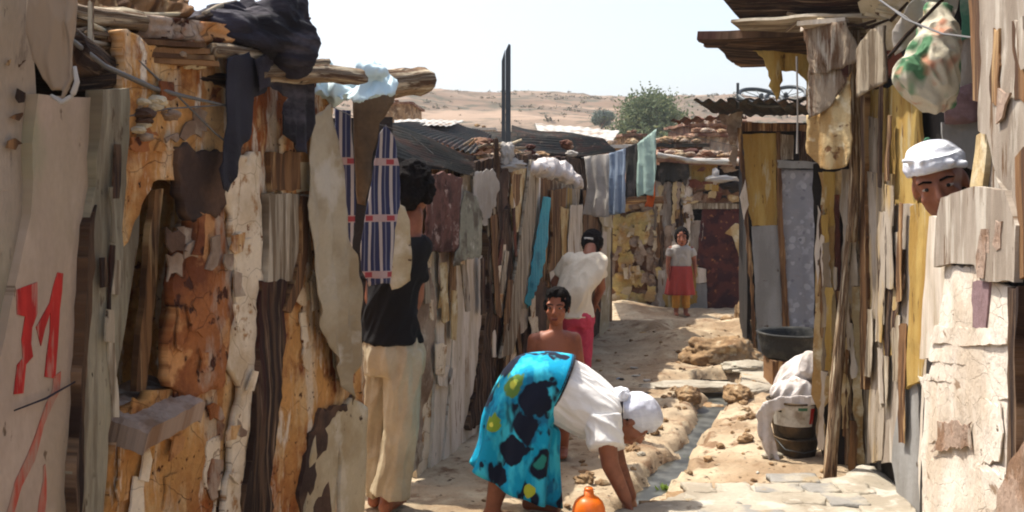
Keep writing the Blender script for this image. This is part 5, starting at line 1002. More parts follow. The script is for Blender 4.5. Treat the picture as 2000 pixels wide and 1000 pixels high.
for k in range(40):
    x = rr.uniform(1290, 1440); s_ = rr.uniform(.03, .08)
    part('roof_stone', blob(P(x, 306 - rr.uniform(0, 10), 13.6 + rr.uniform(0, 1.4)), (s_ * 1.4, s_, s_ * .6), 3, .3), rr.choice([M['rubble'], M['pstone'], M['redrust'], M['clod']]), H_)
part('roof_rag', blob(P(1410, 350, 13.2), (.20, .08, .05), 3, .4), M['lwhite'], H_, True)
part('roof_rag', blob(P(1398, 344, 13.2), (.05, .05, .10), 3, .4), M['lwhite'], H_, True)
part('gable_rubble', blob(P(1430, 362, 13.2), (.16, .08, .06), 3, .4), M['inner'], H_, True)
cloth('black_cloth', [(1286, 308), (1346, 318), (1346, 340), (1340, 364), (1330, 352), (1316, 356), (1300, 352), (1294, 364), (1286, 348)], FW, 'charc', .12, 'black cloth hanging from the roof edge above the pale boards of the stone house', 'cloth', .03, .16, jag=.01, step=.05)
cloth('broken_board', [(1416, 456), (1436, 436), (1446, 440), (1462, 480), (1472, 520), (1462, 532), (1444, 500), (1430, 462)], FW, 'card', .25, 'broken yellow board leaning in front of the dark red carpet door', 'board', .002, .4, th=.02, jag=.008, step=.05)
cloth('maroon_cloth', [(1142, 420), (1174, 420), (1174, 456), (1144, 452)], FW, 'carpet', .3, 'dark maroon cloth hanging below the white sheet above the bending back', 'cloth', .02, .16, step=.05)

# ---- houses farther back
def farhouse(name, label, x0, x1, ytop, Y, dep, m, n=10, zb=-.2, wob=.03):
    t = thing(name, label, 'house', (P((x0 + x1) / 2, 0, Y).x, Y, 0)); X0, X1 = P(x0, 0, Y).x, P(x1, 0, Y).x; zt_ = zat(ytop, Y)
    q = lambda a, b: quadsheet((a[0], a[1], zb), (b[0], b[1], zb), (b[0], b[1], zt_), (a[0], a[1], zt_), 30, 20, lambda u, v: wob * fbm(u * 9, v * 7, Y) * 2, .15)
    part('wall', merge([q((X0, Y), (X1, Y)), q((X1, Y), (X1, Y + dep)), q((X1, Y + dep), (X0, Y + dep)), q((X0, Y + dep), (X0, Y))]), M[m], t)
    part('roof', quadsheet((X0 - .1, Y - .1, zt_ + .01), (X1 + .1, Y - .1, zt_ + .01), (X1 + .1, Y + dep + .1, zt_ + .1), (X0 - .1, Y + dep + .1, zt_ + .1), 14, 14, lambda u, v: .03 * nz(u * 5, v * 5, Y), .06), M[rr.choice(['palet', 'rubble', 'rust'])], t)
    for k in range(n):
        s_ = rr.uniform(.04, .09); part('roof_stone', blob((rr.uniform(X0, X1), Y + rr.uniform(0, .5), zt_ + s_ * .5 + .04), (s_ * 1.3, s_, s_ * .7), 3, .3), rr.choice([M['rubble'], M['pstone'], M['clod']]), t)
    return t
farhouse('rubble_house', 'brown rubble house with a stone weighted roof right behind the stone house', 1292, 1372, 282, 17., 3, 'rubble', 18)
farhouse('rubble_house', 'rubble house half hidden behind the yellow front shack', 1366, 1470, 262, 19., 3, 'pstone', 18)
farhouse('rubble_house', 'far rubble house with a slanting tin roof below the hill on the right', 1345, 1480, 242, 23., 3, 'rubble', 14)
farhouse('mud_house', 'low tan mud house with a pale roof behind the washing line', 1180, 1286, 284, 18., 3, 'clod', 6)
farhouse('mud_house', 'small square tan mud house behind the dark tin roofs', 1222, 1256, 262, 26., 3, 'clod', 3)
farhouse('mud_house', 'tan block house on the slope beyond the protruding roof pole', 742, 800, 200, 30., 4, 'clod', 2)
farhouse('mud_house', 'low wide mud house with a pale roof beyond the mast', 1020, 1190, 262, 22., 3, 'clod', 8)
farhouse('mud_house', 'long low mud house behind the dark tin roof beside the mast', 800, 960, 250, 24., 3, 'rubble', 8)

# ================================================================ things on the ground
def gz(x, y): return gh(x, y)
def rock(label, px, py, r, m='clod', cat='rock', amp=.25, group=None, flatb=.5, name='rock', rot=0., z=None):
    q = G(px, py, .05 if z is None else z); zz = gz(q.x, q.y)
    o = part(name, blob((q.x, q.y, zz + r[2] * .3), r, 5, amp, 1.8, rot, flatb, .12), M[m], None, True); tag(o, label, cat, group); return o
rock('big brown boulder at the foot of the yellow front shack', 1410, 700, (.34, .26, .17), 'clod', amp=.3)
rock('upright pale rock leaning on the dark edge post of the yellow front shack', 1452, 645, (.09, .10, .17), 'clod')
rock('flat pale rock before the carpet door, beside the big boulder', 1424, 640, (.09, .07, .04), 'clod')
rock('long flat pale rock slab across the middle of the lane', 1350, 745, (.42, .15, .045), 'cement', amp=.2)
rock('pale flat stone between the boulder and the basin', 1460, 718, (.22, .16, .06), 'cement', amp=.2)
rock('dark brown capstone over the hole where the gutter comes out', 1392, 757, (.145, .14, .045), 'clod', amp=.2, z=.08)
rock('pale rock right of the gutter hole', 1440, 772, (.10, .14, .08), 'clod')
rock('brown rock left of the gutter hole', 1344, 772, (.09, .12, .08), 'clod')
rock('pale square stone before the grey paved strip', 1478, 762, (.16, .10, .05), 'cement', amp=.12)
rock('small pale brick beside the lower bucket', 1508, 892, (.06, .035, .02), 'cement', amp=.1, name='brick', cat='brick')
rock('small white stone by the bending woman\'s face', 1252, 880, (.028, .022, .018), 'cement')
hole = part('gutter_hole_shade', slab([(1366, 742), (1422, 742), (1424, 786), (1362, 790)], Plane((1.5, 8.62), (1.9, 8.6)), 0, .01, step=.05, px=True, zmin=-.3), M['dark']); tag(hole, 'black sheet painting the shade in the gutter mouth under the brown capstone', 'drain')  # flat near-black sheet in place of the shade inside the hole
V, FS = [], []
rr = random.Random(77)
bits = []
for k in range(34):      # clods broken off the gutter's far bank
    i = rr.randrange(0, 6); t = rr.random(); x = CH[i][0] * (1 - t) + CH[i + 1][0] * t; y = CH[i][1] * (1 - t) + CH[i + 1][1] * t; r = rr.uniform(.012, .04)
    x -= rr.uniform(.10, .40) if rr.random() < .75 else -rr.uniform(.12, .5); bits.append(blob((x, y, gz(x, y) + r * .2), (r * 1.3, r, r * .8), 3, .45, 1.8, rr.random() * 6))
for k in range(520):
    y = rr.uniform(4.3, 11.5); x = rr.uniform(-.3, 2.1) * (1 if y < 9 else 1.) + (y - 5) * .12
    d, s_, kk = chd(x, y)
    if d < .16: continue
    if rr.random() > math.exp(-d * 1.8) + .12: continue
    r = rr.uniform(.006, .022) * (1.5 if d < .35 else 1); bits.append(blob((x, y, gz(x, y) + r * .3), (r * 1.3, r, r * .8), 2, .35, 1.5, rr.random() * 6))
o = part('loose_stones', merge(bits), M['clod'], None); o['kind'] = 'stuff'; tag(o, 'loose clods and pebbles strewn over the dirt along the gutter', 'pebbles')
for i, (px, py, n, h_, lb) in enumerate(((1300, 955, 20, .06, 'green weed tuft growing in the near end of the gutter'), (1345, 893, 18, .03, 'low green weed patch halfway up the gutter'))):
    q = G(px, py, -.06); V, FS = [], []
    for k in range(n * 3):
        b0 = Vector((q.x + rr.gauss(0, .014), q.y + rr.gauss(0, .02), -.085)); d = Vector((rr.gauss(0, .5), rr.gauss(0, .5), 1)).normalized() * h_ * rr.uniform(.4, 1.2); w_ = Vector((rr.gauss(0, 1), rr.gauss(0, 1), 0)).normalized() * .006
        n0 = len(V); V += [b0 - w_ * .5, b0 + w_ * .5, b0 + d * .6 + w_ * 1.4, b0 + d + Vector((0, 0, -.3 * h_ * rr.random())), b0 + d * .6 - w_ * 1.4]; FS.append([n0, n0 + 1, n0 + 2, n0 + 3, n0 + 4])
    o = part('weed', mesh(V, FS), M['weed']); tag(o, lb, 'weed')
# paved slab at the bottom of the picture
SL = Flat(.11)
T_ = thing('stone_pavement', 'pale low pavement of cemented flat stones in the foreground', 'pavement', (1.3, 5.0, 0))
part('cement_bed', slab([(1190, 1010), (1255, 990), (1330, 966), (1420, 956), (1500, 948), (1600, 934), (1640, 930), (1684, 905), (1736, 922), (1766, 960), (1790, 1010), (1800, 1120), (1100, 1120)], SL, 0, .16, step=.04, jag=.012, amp=.012, zmin=0), M['cement'], T_, True)
for r_, (ya, yb) in enumerate(((4.62, 4.80), (4.82, 4.99), (5.01, 5.16), (5.18, 5.34))):
    x = .62 + .12 * r_ + (.1 if r_ % 2 else 0)
    while x < 1.72:
        w_ = rr.uniform(.13, .27); q = [(x, ya), (x + w_ - .01, ya), (x + w_ - .01, yb), (x, yb)]; q = [(a + rr.uniform(-.012, .012), b + rr.uniform(-.012, .012)) for a, b in q]
        if not (r_ == 3 and x < 1.25) and rr.random() > .3: part('flagstone', slab(q, SL, .0095, .03, step=.035, jag=.010, amp=.005, px=False, zmin=0), M[rr.choice(['stone', 'cement', 'cement'])], T_, True)
        x += w_
o = part('dirt_mortar', slab([(1250, 985), (1330, 962), (1500, 944), (1600, 930), (1600, 940), (1500, 955), (1330, 975), (1262, 995)], Flat(.10), 0, .1, step=.03, jag=.02, amp=.015, zmin=0), M['clod'], T_, True)
# grey paved strip before the yellow front shack
o = part('doorstep', slab([(1440, 700), (1530, 700), (1600, 716), (1600, 760), (1440, 757), (1452, 740)], Flat(.045), 0, .09, step=.06, jag=.01, amp=.006, zmin=0), M['cement'], None, True); tag(o, 'flat grey cement doorstep in front of the yellow front shack', 'doorstep')
# basin on its block
q = G(1556, 738, .05)
q = Vector(((1558 - 1000) * 8.3 / F, 8.3, .05)); zb = zat(700, 8.3)
o = part('stone_block', merge([quadsheet((q.x - .24, 8.16, .0), (q.x + .35, 8.14, .0), (q.x + .35, 8.14, zb), (q.x - .24, 8.16, zb), 10, 6, lambda u, v: .01 * fbm(u * 6, v * 4, 2.), .34)]), M['brownw']); tag(o, 'brown wooden block the black basin stands on', 'block')
o = part('basin', lathe((q.x, 8.36, zb + .002), [(.24, 0), (.262, .02), (.285, .10), (.292, .17), (.30, .19), (.31, .195), (.31, .205), (.295, .21), (.28, .19), (.268, .12), (.25, .06), (.0, .05)], 44, None, .03), M['rubber'], None, True); tag(o, 'round black rubber basin on a block in front of the patterned curtain', 'basin')
# buckets, rag, sack
B0 = Vector(((1556 - 1000) * 6.02 / F, 6.02, 0)); B0.z = gz(B0.x, B0.y) - .01
zb0, zb1 = zat(908, 6.02), zat(850, 6.02)
prof = lambda r0, r1, h: [(r0 * .96, 0), (r0, .006), (r0 + (r1 - r0) * .5, h * .5), (r1 - .002, h * .93), (r1 + .006, h * .94), (r1 + .007, h * .985), (r1 + .002, h), (r1 - .006, h * .98), (r0 + (r1 - r0) * .3, h * .3), (.0, h * .28)]
b0 = thing('bucket', 'dark tarry bucket standing on the dirt, under the labelled bucket', 'bucket', (B0.x, B0.y, B0.z), 'buckets stacked by the corner post')
hb = zb1 - B0.z
part('pail', lathe(B0, prof(.105, .132, hb), 40, None, .05), M['tar'], b0, True)
part('bail', tube([B0 + Vector((-.13, -.02, hb * .9)), B0 + Vector((-.10, -.12, hb * .55)), B0 + Vector((.0, -.155, hb * .45)), B0 + Vector((.10, -.12, hb * .55)), B0 + Vector((.13, -.02, hb * .9))], [.003] * 5, 6), M['metal'], b0, True)
B1 = B0 + Vector((-.012, 0, hb + .004)); h1 = zat(778, 6.02) - B1.z
b1_ = thing('bucket', 'dark bucket with a pale printed label, on top of the tarry bucket', 'bucket', B1, 'buckets stacked by the corner post')
part('pail', lathe(B1, prof(.118, .155, h1), 44, None, .04), M['tar'], b1_, True)
def wrap(a0, a1, za, zb_, m, nm, dr=.004):
    V, FS, UV = [], [], []; n = 24
    for s_ in (0, 1):
        for j in range(9):
            for i in range(n + 1):
                t = a0 + (a1 - a0) * i / n; z = za + (zb_ - za) * j / 8; rr_ = .118 + .037 * z / h1 + dr * (1 - s_ * .8) + .002 * nz(t * 5, z * 30); V.append(B1 + Vector((rr_ * math.cos(t), rr_ * math.sin(t), z))); UV.append((t * .14, z))
    W2 = n + 1; M2 = W2 * 9
    for j in range(8):
        for i in range(n): f = [j * W2 + i, j * W2 + i + 1, (j + 1) * W2 + i + 1, (j + 1) * W2 + i]; FS.append(f); FS.append([q_ + M2 for q_ in reversed(f)])
    return part(nm, mesh(V, FS, UV), M[m], b1_, True)
wrap(RAD(196), RAD(300), h1 * .34, h1 * .93, 'plastic', 'label')
wrap(RAD(290), RAD(300), h1 * .42, h1 * .86, 'paint', 'label_mark', .006)
wrap(RAD(262), RAD(282), h1 * .80, h1 * .88, 'greenw', 'label_mark', .006)
wrap(RAD(218), RAD(226), h1 * .72, h1 * .82, 'dark', 'label_mark', .006)
RG = Plane((P(1470, 0, 5.93).x, 5.93), (P(1610, 0, 5.84).x, 5.84))
cloth('rag', [(1476, 812), (1490, 786), (1524, 774), (1606, 772), (1606, 788), (1560, 796), (1514, 802), (1508, 830), (1516, 868), (1524, 906), (1504, 902), (1492, 872), (1480, 842)], RG, 'sack', 0, 'dirty white rag draped over the rim of the labelled bucket', 'rag', .018, .07, jag=.006, th=.012, step=.018)
sk = fuse([ell(P(1536, 768, 6.02), (.085, .08, .06)), ell(P(1560, 764, 5.98), (.10, .08, .07)), ell(P(1588, 716, 6.0), (.07, .07, .09)), loft([(P(1540, 782, 6.1), (.07, 0, 0), (0, .07, 0)), (P(1556, 760, 6.1), (.13, 0, .02), (0, .12, 0)), (P(1566, 730, 6.1), (.14, 0, .03), (0, .12, 0)), (P(1576, 705, 6.1), (.11, 0, .02), (0, .09, 0)), (P(1588, 690, 6.1), (.04, 0, .01), (0, .04, 0))], 28)], .006, 2, .024, 9, crease=(.6, 0, 1))
o = part('white_sack', sk, M['sack'], None, True); tag(o, 'plump white sack leaning on the corner, on top of the labelled bucket', 'sack')
# orange jug
J = Vector((P(1150, 0, 4.62).x, 4.62, 0)); J.z = gz(J.x, J.y) - .005; zt1 = zat(944, 4.62) - J.z
jt = thing('jug', 'orange plastic jug with a narrow neck standing beside the bending woman', 'jug', J)
k_ = zt1 / .31
part('bottle', lathe(J, [(r * k_ if 0 else r, z * k_) for r, z in [(.064, 0), (.072, .008), (.074, .03), (.070, .05), (.075, .07), (.076, .20), (.074, .222), (.064, .243), (.046, .258), (.024, .268), (.022, .284), (.0, .285)]], 48, None, .012), M['jug'], jt, True)
part('cap', lathe(J + Vector((0, 0, .280 * k_)), [(.021, 0), (.021, .014), (.016, .02), (0, .021)], 24), M['jug'], jt, True)

rl = random.Random(90)
for k in range(26):      # scraps of rag, tin and card trodden into the dirt
    x, y = rl.uniform(-.1, 2.0), rl.uniform(5.2, 11.); x += (y - 5) * .1
    d, s_, kk = chd(x, y)
    if d < .14 or (x > 1.5 and y < 6.4): continue
    z = gz(x, y); r = rl.uniform(.015, .045)
    o = part('scrap', blob((x, y, z + .004), (r, r * rl.uniform(.4, 1), .006), 3, .5, 1.6, rl.random() * 6), M[rl.choice(['lwhite', 'card', 'brownw', 'rust', 'lblue', 'redrust', 'plastic'])], None, True)
    tag(o, 'small flat scrap of litter trodden into the dirt of the lane', 'scrap', 'litter scraps on the lane')

# ================================================================ people
X_, Y_v, Z_ = Vector((1, 0, 0)), Vector((0, 1, 0)), Vector((0, 0, 1))
def limb(p, rs):
    return [cap(p[i], p[i + 1], rs[i], rs[i + 1]) for i in range(len(p) - 1)]
def shellmesh(name, me, m, par, th=.004):
    o = part(name, me, m, par, True); s_ = o.modifiers.new('s', 'SOLIDIFY'); s_.thickness = th; s_.offset = 0; return o

# ---- the woman bending over the lane
Yw = 4.93
q = P(1035, 0, Yw); W0 = thing('person', 'woman bending low in a turquoise and black print skirt, white shirt and white headscarf', 'person', (q.x, Yw, gz(q.x, Yw)))
tp = Vector((.42, 0, .9))
Q = lambda x, y, d=0.: P(x, y, Yw + d)
hf, hu = Vector((.52, -.12, -.85)), Vector((.80, 0, .52))
hp, hat, hfr = head(Q(1236, 822), hf, hu, .96)
arm1 = [Q(1180, 826, -.15), Q(1192, 908, -.19), Q(1222, 974, -.20)]; arm2 = [Q(1186, 826, .15), Q(1208, 908, .14), Q(1232, 968, .10)]
lg = []
for (hx, hy, kx, ky, ax, d) in ((1022, 800, 985, 900, 962, -.08), (1040, 800, 1048, 905, 1040, .08)):
    A = Vector((P(ax, 0, Yw + d).x, Yw + d, .075 + gz(P(ax, 0, Yw).x, Yw))); K = Q(kx, ky, d)
    lg += limb([Q(hx, hy, d), K, K.lerp(A, .35), A], [.070, .053, .054, .036]) + foot(A, (.9, -.35, 0), .95)
body = hp + lg + limb(arm1, [.052, .042, .029]) + limb(arm2, [.052, .042, .029]) + [
    loft([(Q(1030, 790), Y_v * .12, Vector((-.05, 0, .08))), (Q(1060, 768), Y_v * .13, tp * .11), (Q(1090, 759), Y_v * .13, tp * .11), (Q(1150, 792), Y_v * .155, tp * .12), (Q(1188, 812), Y_v * .15, tp * .09), (Q(1204, 818), Y_v * .07, tp * .06)], 28),
    cap(Q(1196, 816), Q(1228, 826), .058, .052)] + hand(arm1[-1], (.30, -.05, -1), (-.7, -.3, .2), .95, .35, 1) + hand(arm2[-1], (.25, .1, -1), (-.7, .3, .2), .95, .35, -1)
part('body', fuse(body, .008, 3), M['skin'], W0, True)
face(hat, hfr, .96, W0, M)
part('hair', fuse([ell(hat(0, -.02, .03), (.078 * .96, .095 * .96, .085 * .96), hf, hu)], .008, 1), M['hair'], W0, True)
sh = [loft([(Q(1072, 750), Y_v * .165, tp * .158), (Q(1100, 762), Y_v * .165, tp * .158), (Q(1150, 793), Y_v * .18, tp * .150), (Q(1186, 812), Y_v * .175, tp * .125), (Q(1204, 818), Y_v * .10, tp * .085)], 32),
      cap(Q(1176, 818, -.12), Q(1184, 874, -.185), .092, .080, flat=True), cap(Q(1182, 818, .12), Q(1196, 870, .16), .085, .072, flat=True), ell(Q(1178, 820, -.1), (.09, .09, .085))]
def sagf(p): return p
part('shirt', fuse(sh, .0055, 3, .010, 12, crease=(.75, 0, -.6)), M['tee'], W0, True)
sf = lambda th, v: (.10 * v ** 1.2) * (math.sin(th * 8 + 2.5 * v) + .6 * math.sin(th * 5 + 1 + 3 * v)) + .02 * v * nz(math.cos(th) * 2, math.sin(th) * 2, v * 3)
R0 = WL[W0.name]
sk_m = print_mat('turquoise_black_print', C(0, 150, 190), [dict(c=C(20, 110, 150), s=9., t=.56, w=.05, d=3), dict(c=C(150, 190, 70), s=7.5, t=.69, w=.012, d=2, off=4.3), dict(c=C(15, 22, 42), s=6., t=.60, w=.012, d=2.5, off=2.2, st=(1, 1, .7)), dict(c=C(60, 190, 214), s=8., t=.58, w=.05, d=3, st=(1, 1, .4))],
    [(tuple(P(x_, y_, Yw - .17) - R0), r_, C(15, 22, 42)) for x_, y_, r_ in ((1048, 775, .085), (1030, 830, .075), (1000, 880, .065), (1072, 905, .085), (975, 935, .05), (930, 905, .04))] +
    [(tuple(P(984, 745, Yw - .17) - R0), .070, C(96, 130, 60)), (tuple(P(984, 745, Yw - .17) - R0), .042, C(190, 196, 80)), (tuple(P(984, 745, Yw - .17) - R0), .012, C(90, 90, 40)), (tuple(P(955, 820, Yw - .16) - R0), .05, C(120, 150, 50)), (tuple(P(955, 820, Yw - .16) - R0), .02, C(210, 210, 90)), (tuple(P(1035, 950, Yw - .17) - R0), .035, C(180, 190, 60)), (tuple(P(1062, 900, Yw - .18) - R0), .045, C(40, 130, 120))])
shellmesh('skirt', loft([(Q(1093, 752), Y_v * .168, tp * .160), (Q(1070, 755), Y_v * .176, Vector((-.03, 0, .165))), (Q(1038, 770), Y_v * .188, Vector((-.10, 0, .155))), (Q(1018, 820), Y_v * .19, Vector((-.172, 0, .055))), (Q(1010, 880), Y_v * .185, Vector((-.182, 0, .045))), (Q(1003, 945), Y_v * .195, Vector((-.205, 0, .095)))], 120, sf, False), sk_m, W0)
part('waistband', loft([(Q(1098, 752), Y_v * .166, tp * .158), (Q(1090, 752), Y_v * .172, tp * .164)], 48), M['violet'], W0, True)
part('headscarf', fuse([ell(hat(0, -.012, .052), (.092, .108, .088), hf, hu), ell(hat(0, .0, .085), (.082, .092, .07), hf, hu), loft([(hat(0, -.03, .02), (hfr[0]) * .088, hf * .108), (hat(0, -.03, -.01), hfr[0] * .083, hf * .095)], 28) if 0 else ell(hat(0, -.055, .02), (.075, .06, .075), hf, hu)], .005, 3, .006, 14, crease=(.3, 0, -1)), M['turban'], W0, True)
part('scarf_knot', fuse([ell(Q(1212, 772), (.048, .045, .038)), ell(Q(1200, 780), (.04, .03, .03))], .005, 2, .008, 30), M['turban'], W0, True)
part('scarf_band', tube([Q(1214, 784, -.09), Q(1213, 806, -.10), Q(1214, 834, -.085)], [.008, .008, .007], 8, .2), M['violet'], W0, True)

# ---- the boy
Yb_ = 6.1
Q = lambda x, y, d=0.: P(x, y, Yb_ + d)
q = Q(1084, 0); W1 = thing('person', 'bare chested boy looking at the camera from behind the bending woman', 'person', (q.x, Yb_, gz(q.x, Yb_)))
hf, hu = Vector((-.22, -1, -.08)), Vector((.03, 0, 1)); sc_ = .92
hp, hat, hfr = head(Q(1088, 601, 0), hf, hu, sc_)
lg = []
for x, s_ in ((1070, -1), (1098, 1)):
    A = Vector((P(x + s_ * 3, 0, Yb_).x, Yb_ + .02 * s_, .065 + gz(P(x, 0, Yb_).x, Yb_))); K = P(x, 825, Yb_ - .02)
    lg += limb([Q(x, 770), K, K.lerp(A, .35), A], [.062, .042, .043, .03]) + foot(A, (-.15, -1, 0), .75)
a1 = [Q(1044, 664), Q(1036, 722, .02), Q(1052, 772, -.06)]; a2 = [Q(1122, 662), Q(1132, 718, .02), Q(1120, 768, -.06)]
body = hp + lg + limb(a1, [.042, .033, .023]) + limb(a2, [.042, .033, .023]) + [cap(Q(1085, 655), Q(1087, 618), .042, .038),
    cap(Q(1060, 657), Q(1046, 664), .034, .040), cap(Q(1106, 656), Q(1120, 663), .034, .040),
    loft([(Q(1084, 645), X_ * .05, Y_v * .045), (Q(1084, 660), X_ * .125, Y_v * .062), (Q(1084, 690), X_ * .125, Y_v * .078), (Q(1084, 730), X_ * .105, Y_v * .07), (Q(1084, 765), X_ * .115, Y_v * .075), (Q(1084, 790), X_ * .10, Y_v * .07)], 28)] + hand(a1[-1], (.3, -.3, -1), (-1, 0, 0), .72, .3, -1) + hand(a2[-1], (-.3, -.3, -1), (1, 0, 0), .72, .3, 1)
part('body', fuse(body, .006, 3), M['skin2'], W1, True)
face(hat, hfr, sc_, W1, M)
part('hair', fuse([ell(hat(0, -.022, .045), (.083 * sc_, .098 * sc_, .094 * sc_), hf, hu), ell(hat(.0, .03, .098), (.068 * sc_, .06 * sc_, .034 * sc_), hf, hu), ell(hat(.066, .0, .02), (.018, .045, .05), hf, hu), ell(hat(-.066, .0, .03), (.016, .045, .045), hf, hu)], .006, 2, .008, 28), M['hair'], W1, True)
part('shorts', fuse([loft([(Q(1084, 752), X_ * .118, Y_v * .08), (Q(1084, 775), X_ * .122, Y_v * .088), (Q(1084, 795), X_ * .118, Y_v * .085)], 28), cap(Q(1070, 785), Q(1068, 832), .066, .062, flat=True), cap(Q(1099, 785), Q(1101, 832), .066, .062, flat=True)], .008, 3, .005, 12), M['greycloth'], W1, True)

# ---- the woman farther up, seen from behind
Yp_ = 7.75
Q = lambda x, y, d=0.: P(x, y, Yp_ + d)
q = Q(1125, 0); W2 = thing('person', 'woman seen from behind in a cream shirt and crimson trousers, leaning forward', 'person', (q.x, Yp_, gz(q.x, Yp_)))
hf, hu = Vector((.35, 1, -.55)), Vector((.22, .45, 1)); sc_ = .95
hp, hat, hfr = head(Q(1157, 482, .30), hf, hu, sc_)
a1 = [Q(1112, 516, .08), Q(1084, 552, .14), Q(1096, 590, .34)]; a2 = [Q(1168, 514, .10), Q(1174, 562, .18), Q(1162, 592, .38)]
lg = []
for x, s_ in ((1115, -1), (1134, 1)):
    A = Vector((Q(x, 0).x, Yp_ + .05, .075 + gz(Q(x, 0).x, Yp_))); K = Q(x, 700)
    lg += limb([Q(x, 612), K, A], [.09, .06, .038]) + foot(A, (.2, 1, 0), .9)
tl = lambda k: [(Q(1152, 494, .13), X_ * .075 * k, Y_v * .05 * k), (Q(1143, 506, .10), X_ * .155 * k, Y_v * .075 * k), (Q(1138, 535, .05), X_ * .150 * k, Y_v * .095 * k), (Q(1122, 572, -.03), X_ * .12 * k, Y_v * .095 * k), (Q(1122, 604, 0), X_ * .125 * k, Y_v * .11 * k)]
body = hp + lg + limb(a1, [.045, .037, .026]) + limb(a2, [.045, .037, .026]) + [cap(Q(1150, 500, .12), Q(1153, 484, .19), .05, .046), loft(tl(.80), 28)] + hand(a1[-1], (.2, .8, -.5), (-.5, 0, 1), .85, .4, -1) + hand(a2[-1], (-.1, .8, -.5), (.5, 0, 1), .85, .4, 1)
part('body', fuse(body, .008, 3), M['skin'], W2, True)
part('hair', fuse([ell(hat(0, -.03, .035), (.086, .10, .10), hf, hu), ell(hat(0, -.10, .0), (.05, .045, .05), hf, hu), ell(hat(0, -.07, -.05), (.055, .04, .045), hf, hu)], .007, 2, .007, 24), M['hair'], W2, True)
part('hair_clip', fuse([cap(hat(-.03, -.142, .012), hat(.03, -.142, .012), .009, .009)], .004, 1), M['plastic'], W2, True)
part('shirt', fuse([loft(tl(1.12) + [(Q(1121, 618, 0), X_ * .155, Y_v * .145)], 32), cap(Q(1114, 510, .08), Q(1096, 538, .12), .075, .066, flat=True), cap(Q(1162, 510, .10), Q(1171, 542, .14), .072, .064, flat=True), ell(Q(1114, 512, .08), (.075, .07, .07)), ell(Q(1162, 512, .09), (.075, .07, .07))], .007, 4, .012, 8, crease=(.4, 0, 1)), M['tee2'], W2, True)
part('trousers', fuse([loft([(Q(1126, 606), X_ * .118, Y_v * .11), (Q(1126, 618), X_ * .14, Y_v * .135), (Q(1126, 636), X_ * .13, Y_v * .12)], 28), cap(Q(1115, 622), Q(1115, 700), .10, .078), cap(Q(1135, 622), Q(1135, 700), .10, .078), cap(Q(1115, 700), Q(1115, 770), .078, .055, flat=True), cap(Q(1135, 700), Q(1135, 770), .078, .055, flat=True)], .009, 4, .008, 10), M['pink'], W2, True)

# ---- the girl by the stone house
Yg = 12.9
xg = P(1330, 0, Yg).x; zg = gz(xg, Yg)
W3 = thing('person', 'small girl in a pale blouse and brick red skirt standing before the stone house', 'person', (xg, Yg, zg))
q = lambda x, z, d=0.: Vector((xg + x, Yg + d, zg + z)); hg = 1.12
hf, hu = Vector((-.15, -1, -.1)), Z_; sc_ = .98
hp, hat, hfr = head(q(.01, hg - .13), hf, hu, sc_)
lg = []
for s_ in (-1, 1): lg += limb([q(.06 * s_, .52), q(.06 * s_, .29), q(.06 * s_, .065)], [.06, .042, .03]) + foot(q(.06 * s_, .065), (.1 * s_, -1, 0), .75)
body = hp + lg + [cap(q(0, .88), q(.01, .96), .04, .036), loft([(q(0, .90), X_ * .05, Y_v * .045), (q(0, .87), X_ * .12, Y_v * .06), (q(0, .76), X_ * .11, Y_v * .075), (q(0, .64), X_ * .10, Y_v * .07), (q(0, .54), X_ * .11, Y_v * .08)], 24)]
for s_ in (-1, 1): body += limb([q(.13 * s_, .85), q(.165 * s_, .70, -.02), q(.17 * s_, .56, -.05)], [.038, .03, .022]) + hand(q(.17 * s_, .56, -.05), (0, -.1, -1), (s_, 0, 0), .7, .3, -s_)
part('body', fuse(body, .0085, 3), M['skin2'], W3, True)
face(hat, hfr, sc_, W3, M)
part('hair', fuse([ell(hat(0, -.025, .045), (.09, .10, .10), hf, hu), ell(hat(.0, -.06, -.03), (.08, .05, .08), hf, hu), ell(hat(.074, .0, .03), (.018, .05, .06), hf, hu), ell(hat(-.074, .0, .03), (.018, .05, .06), hf, hu)], .007, 2, .008, 24), M['hair'], W3, True)
part('blouse', fuse([loft([(q(0, .90), X_ * .075, Y_v * .06), (q(0, .86), X_ * .135, Y_v * .08), (q(0, .75), X_ * .13, Y_v * .092), (q(0, .60), X_ * .13, Y_v * .092)], 28), cap(q(-.12, .85), q(-.155, .76), .052, .05, flat=True), cap(q(.12, .85), q(.155, .76), .052, .05, flat=True)], .008, 3, .006, 12), M['lwhite'], W3, True)
shellmesh('skirt', loft([(q(0, .64), X_ * .13, Y_v * .1), (q(0, .56), X_ * .145, Y_v * .12), (q(-.01, .42), X_ * .165, Y_v * .14), (q(-.01, .28), X_ * .185, Y_v * .15)], 80, lambda th, v: .07 * v * math.sin(th * 9), False), M['redsk'], W3)
part('trouser_legs', fuse([cap(q(-.06, .33), q(-.062, .11), .055, .048, flat=True), cap(q(.06, .33), q(.062, .11), .055, .048, flat=True)], .007, 2, .005, 20), M['ochrec'], W3, True)

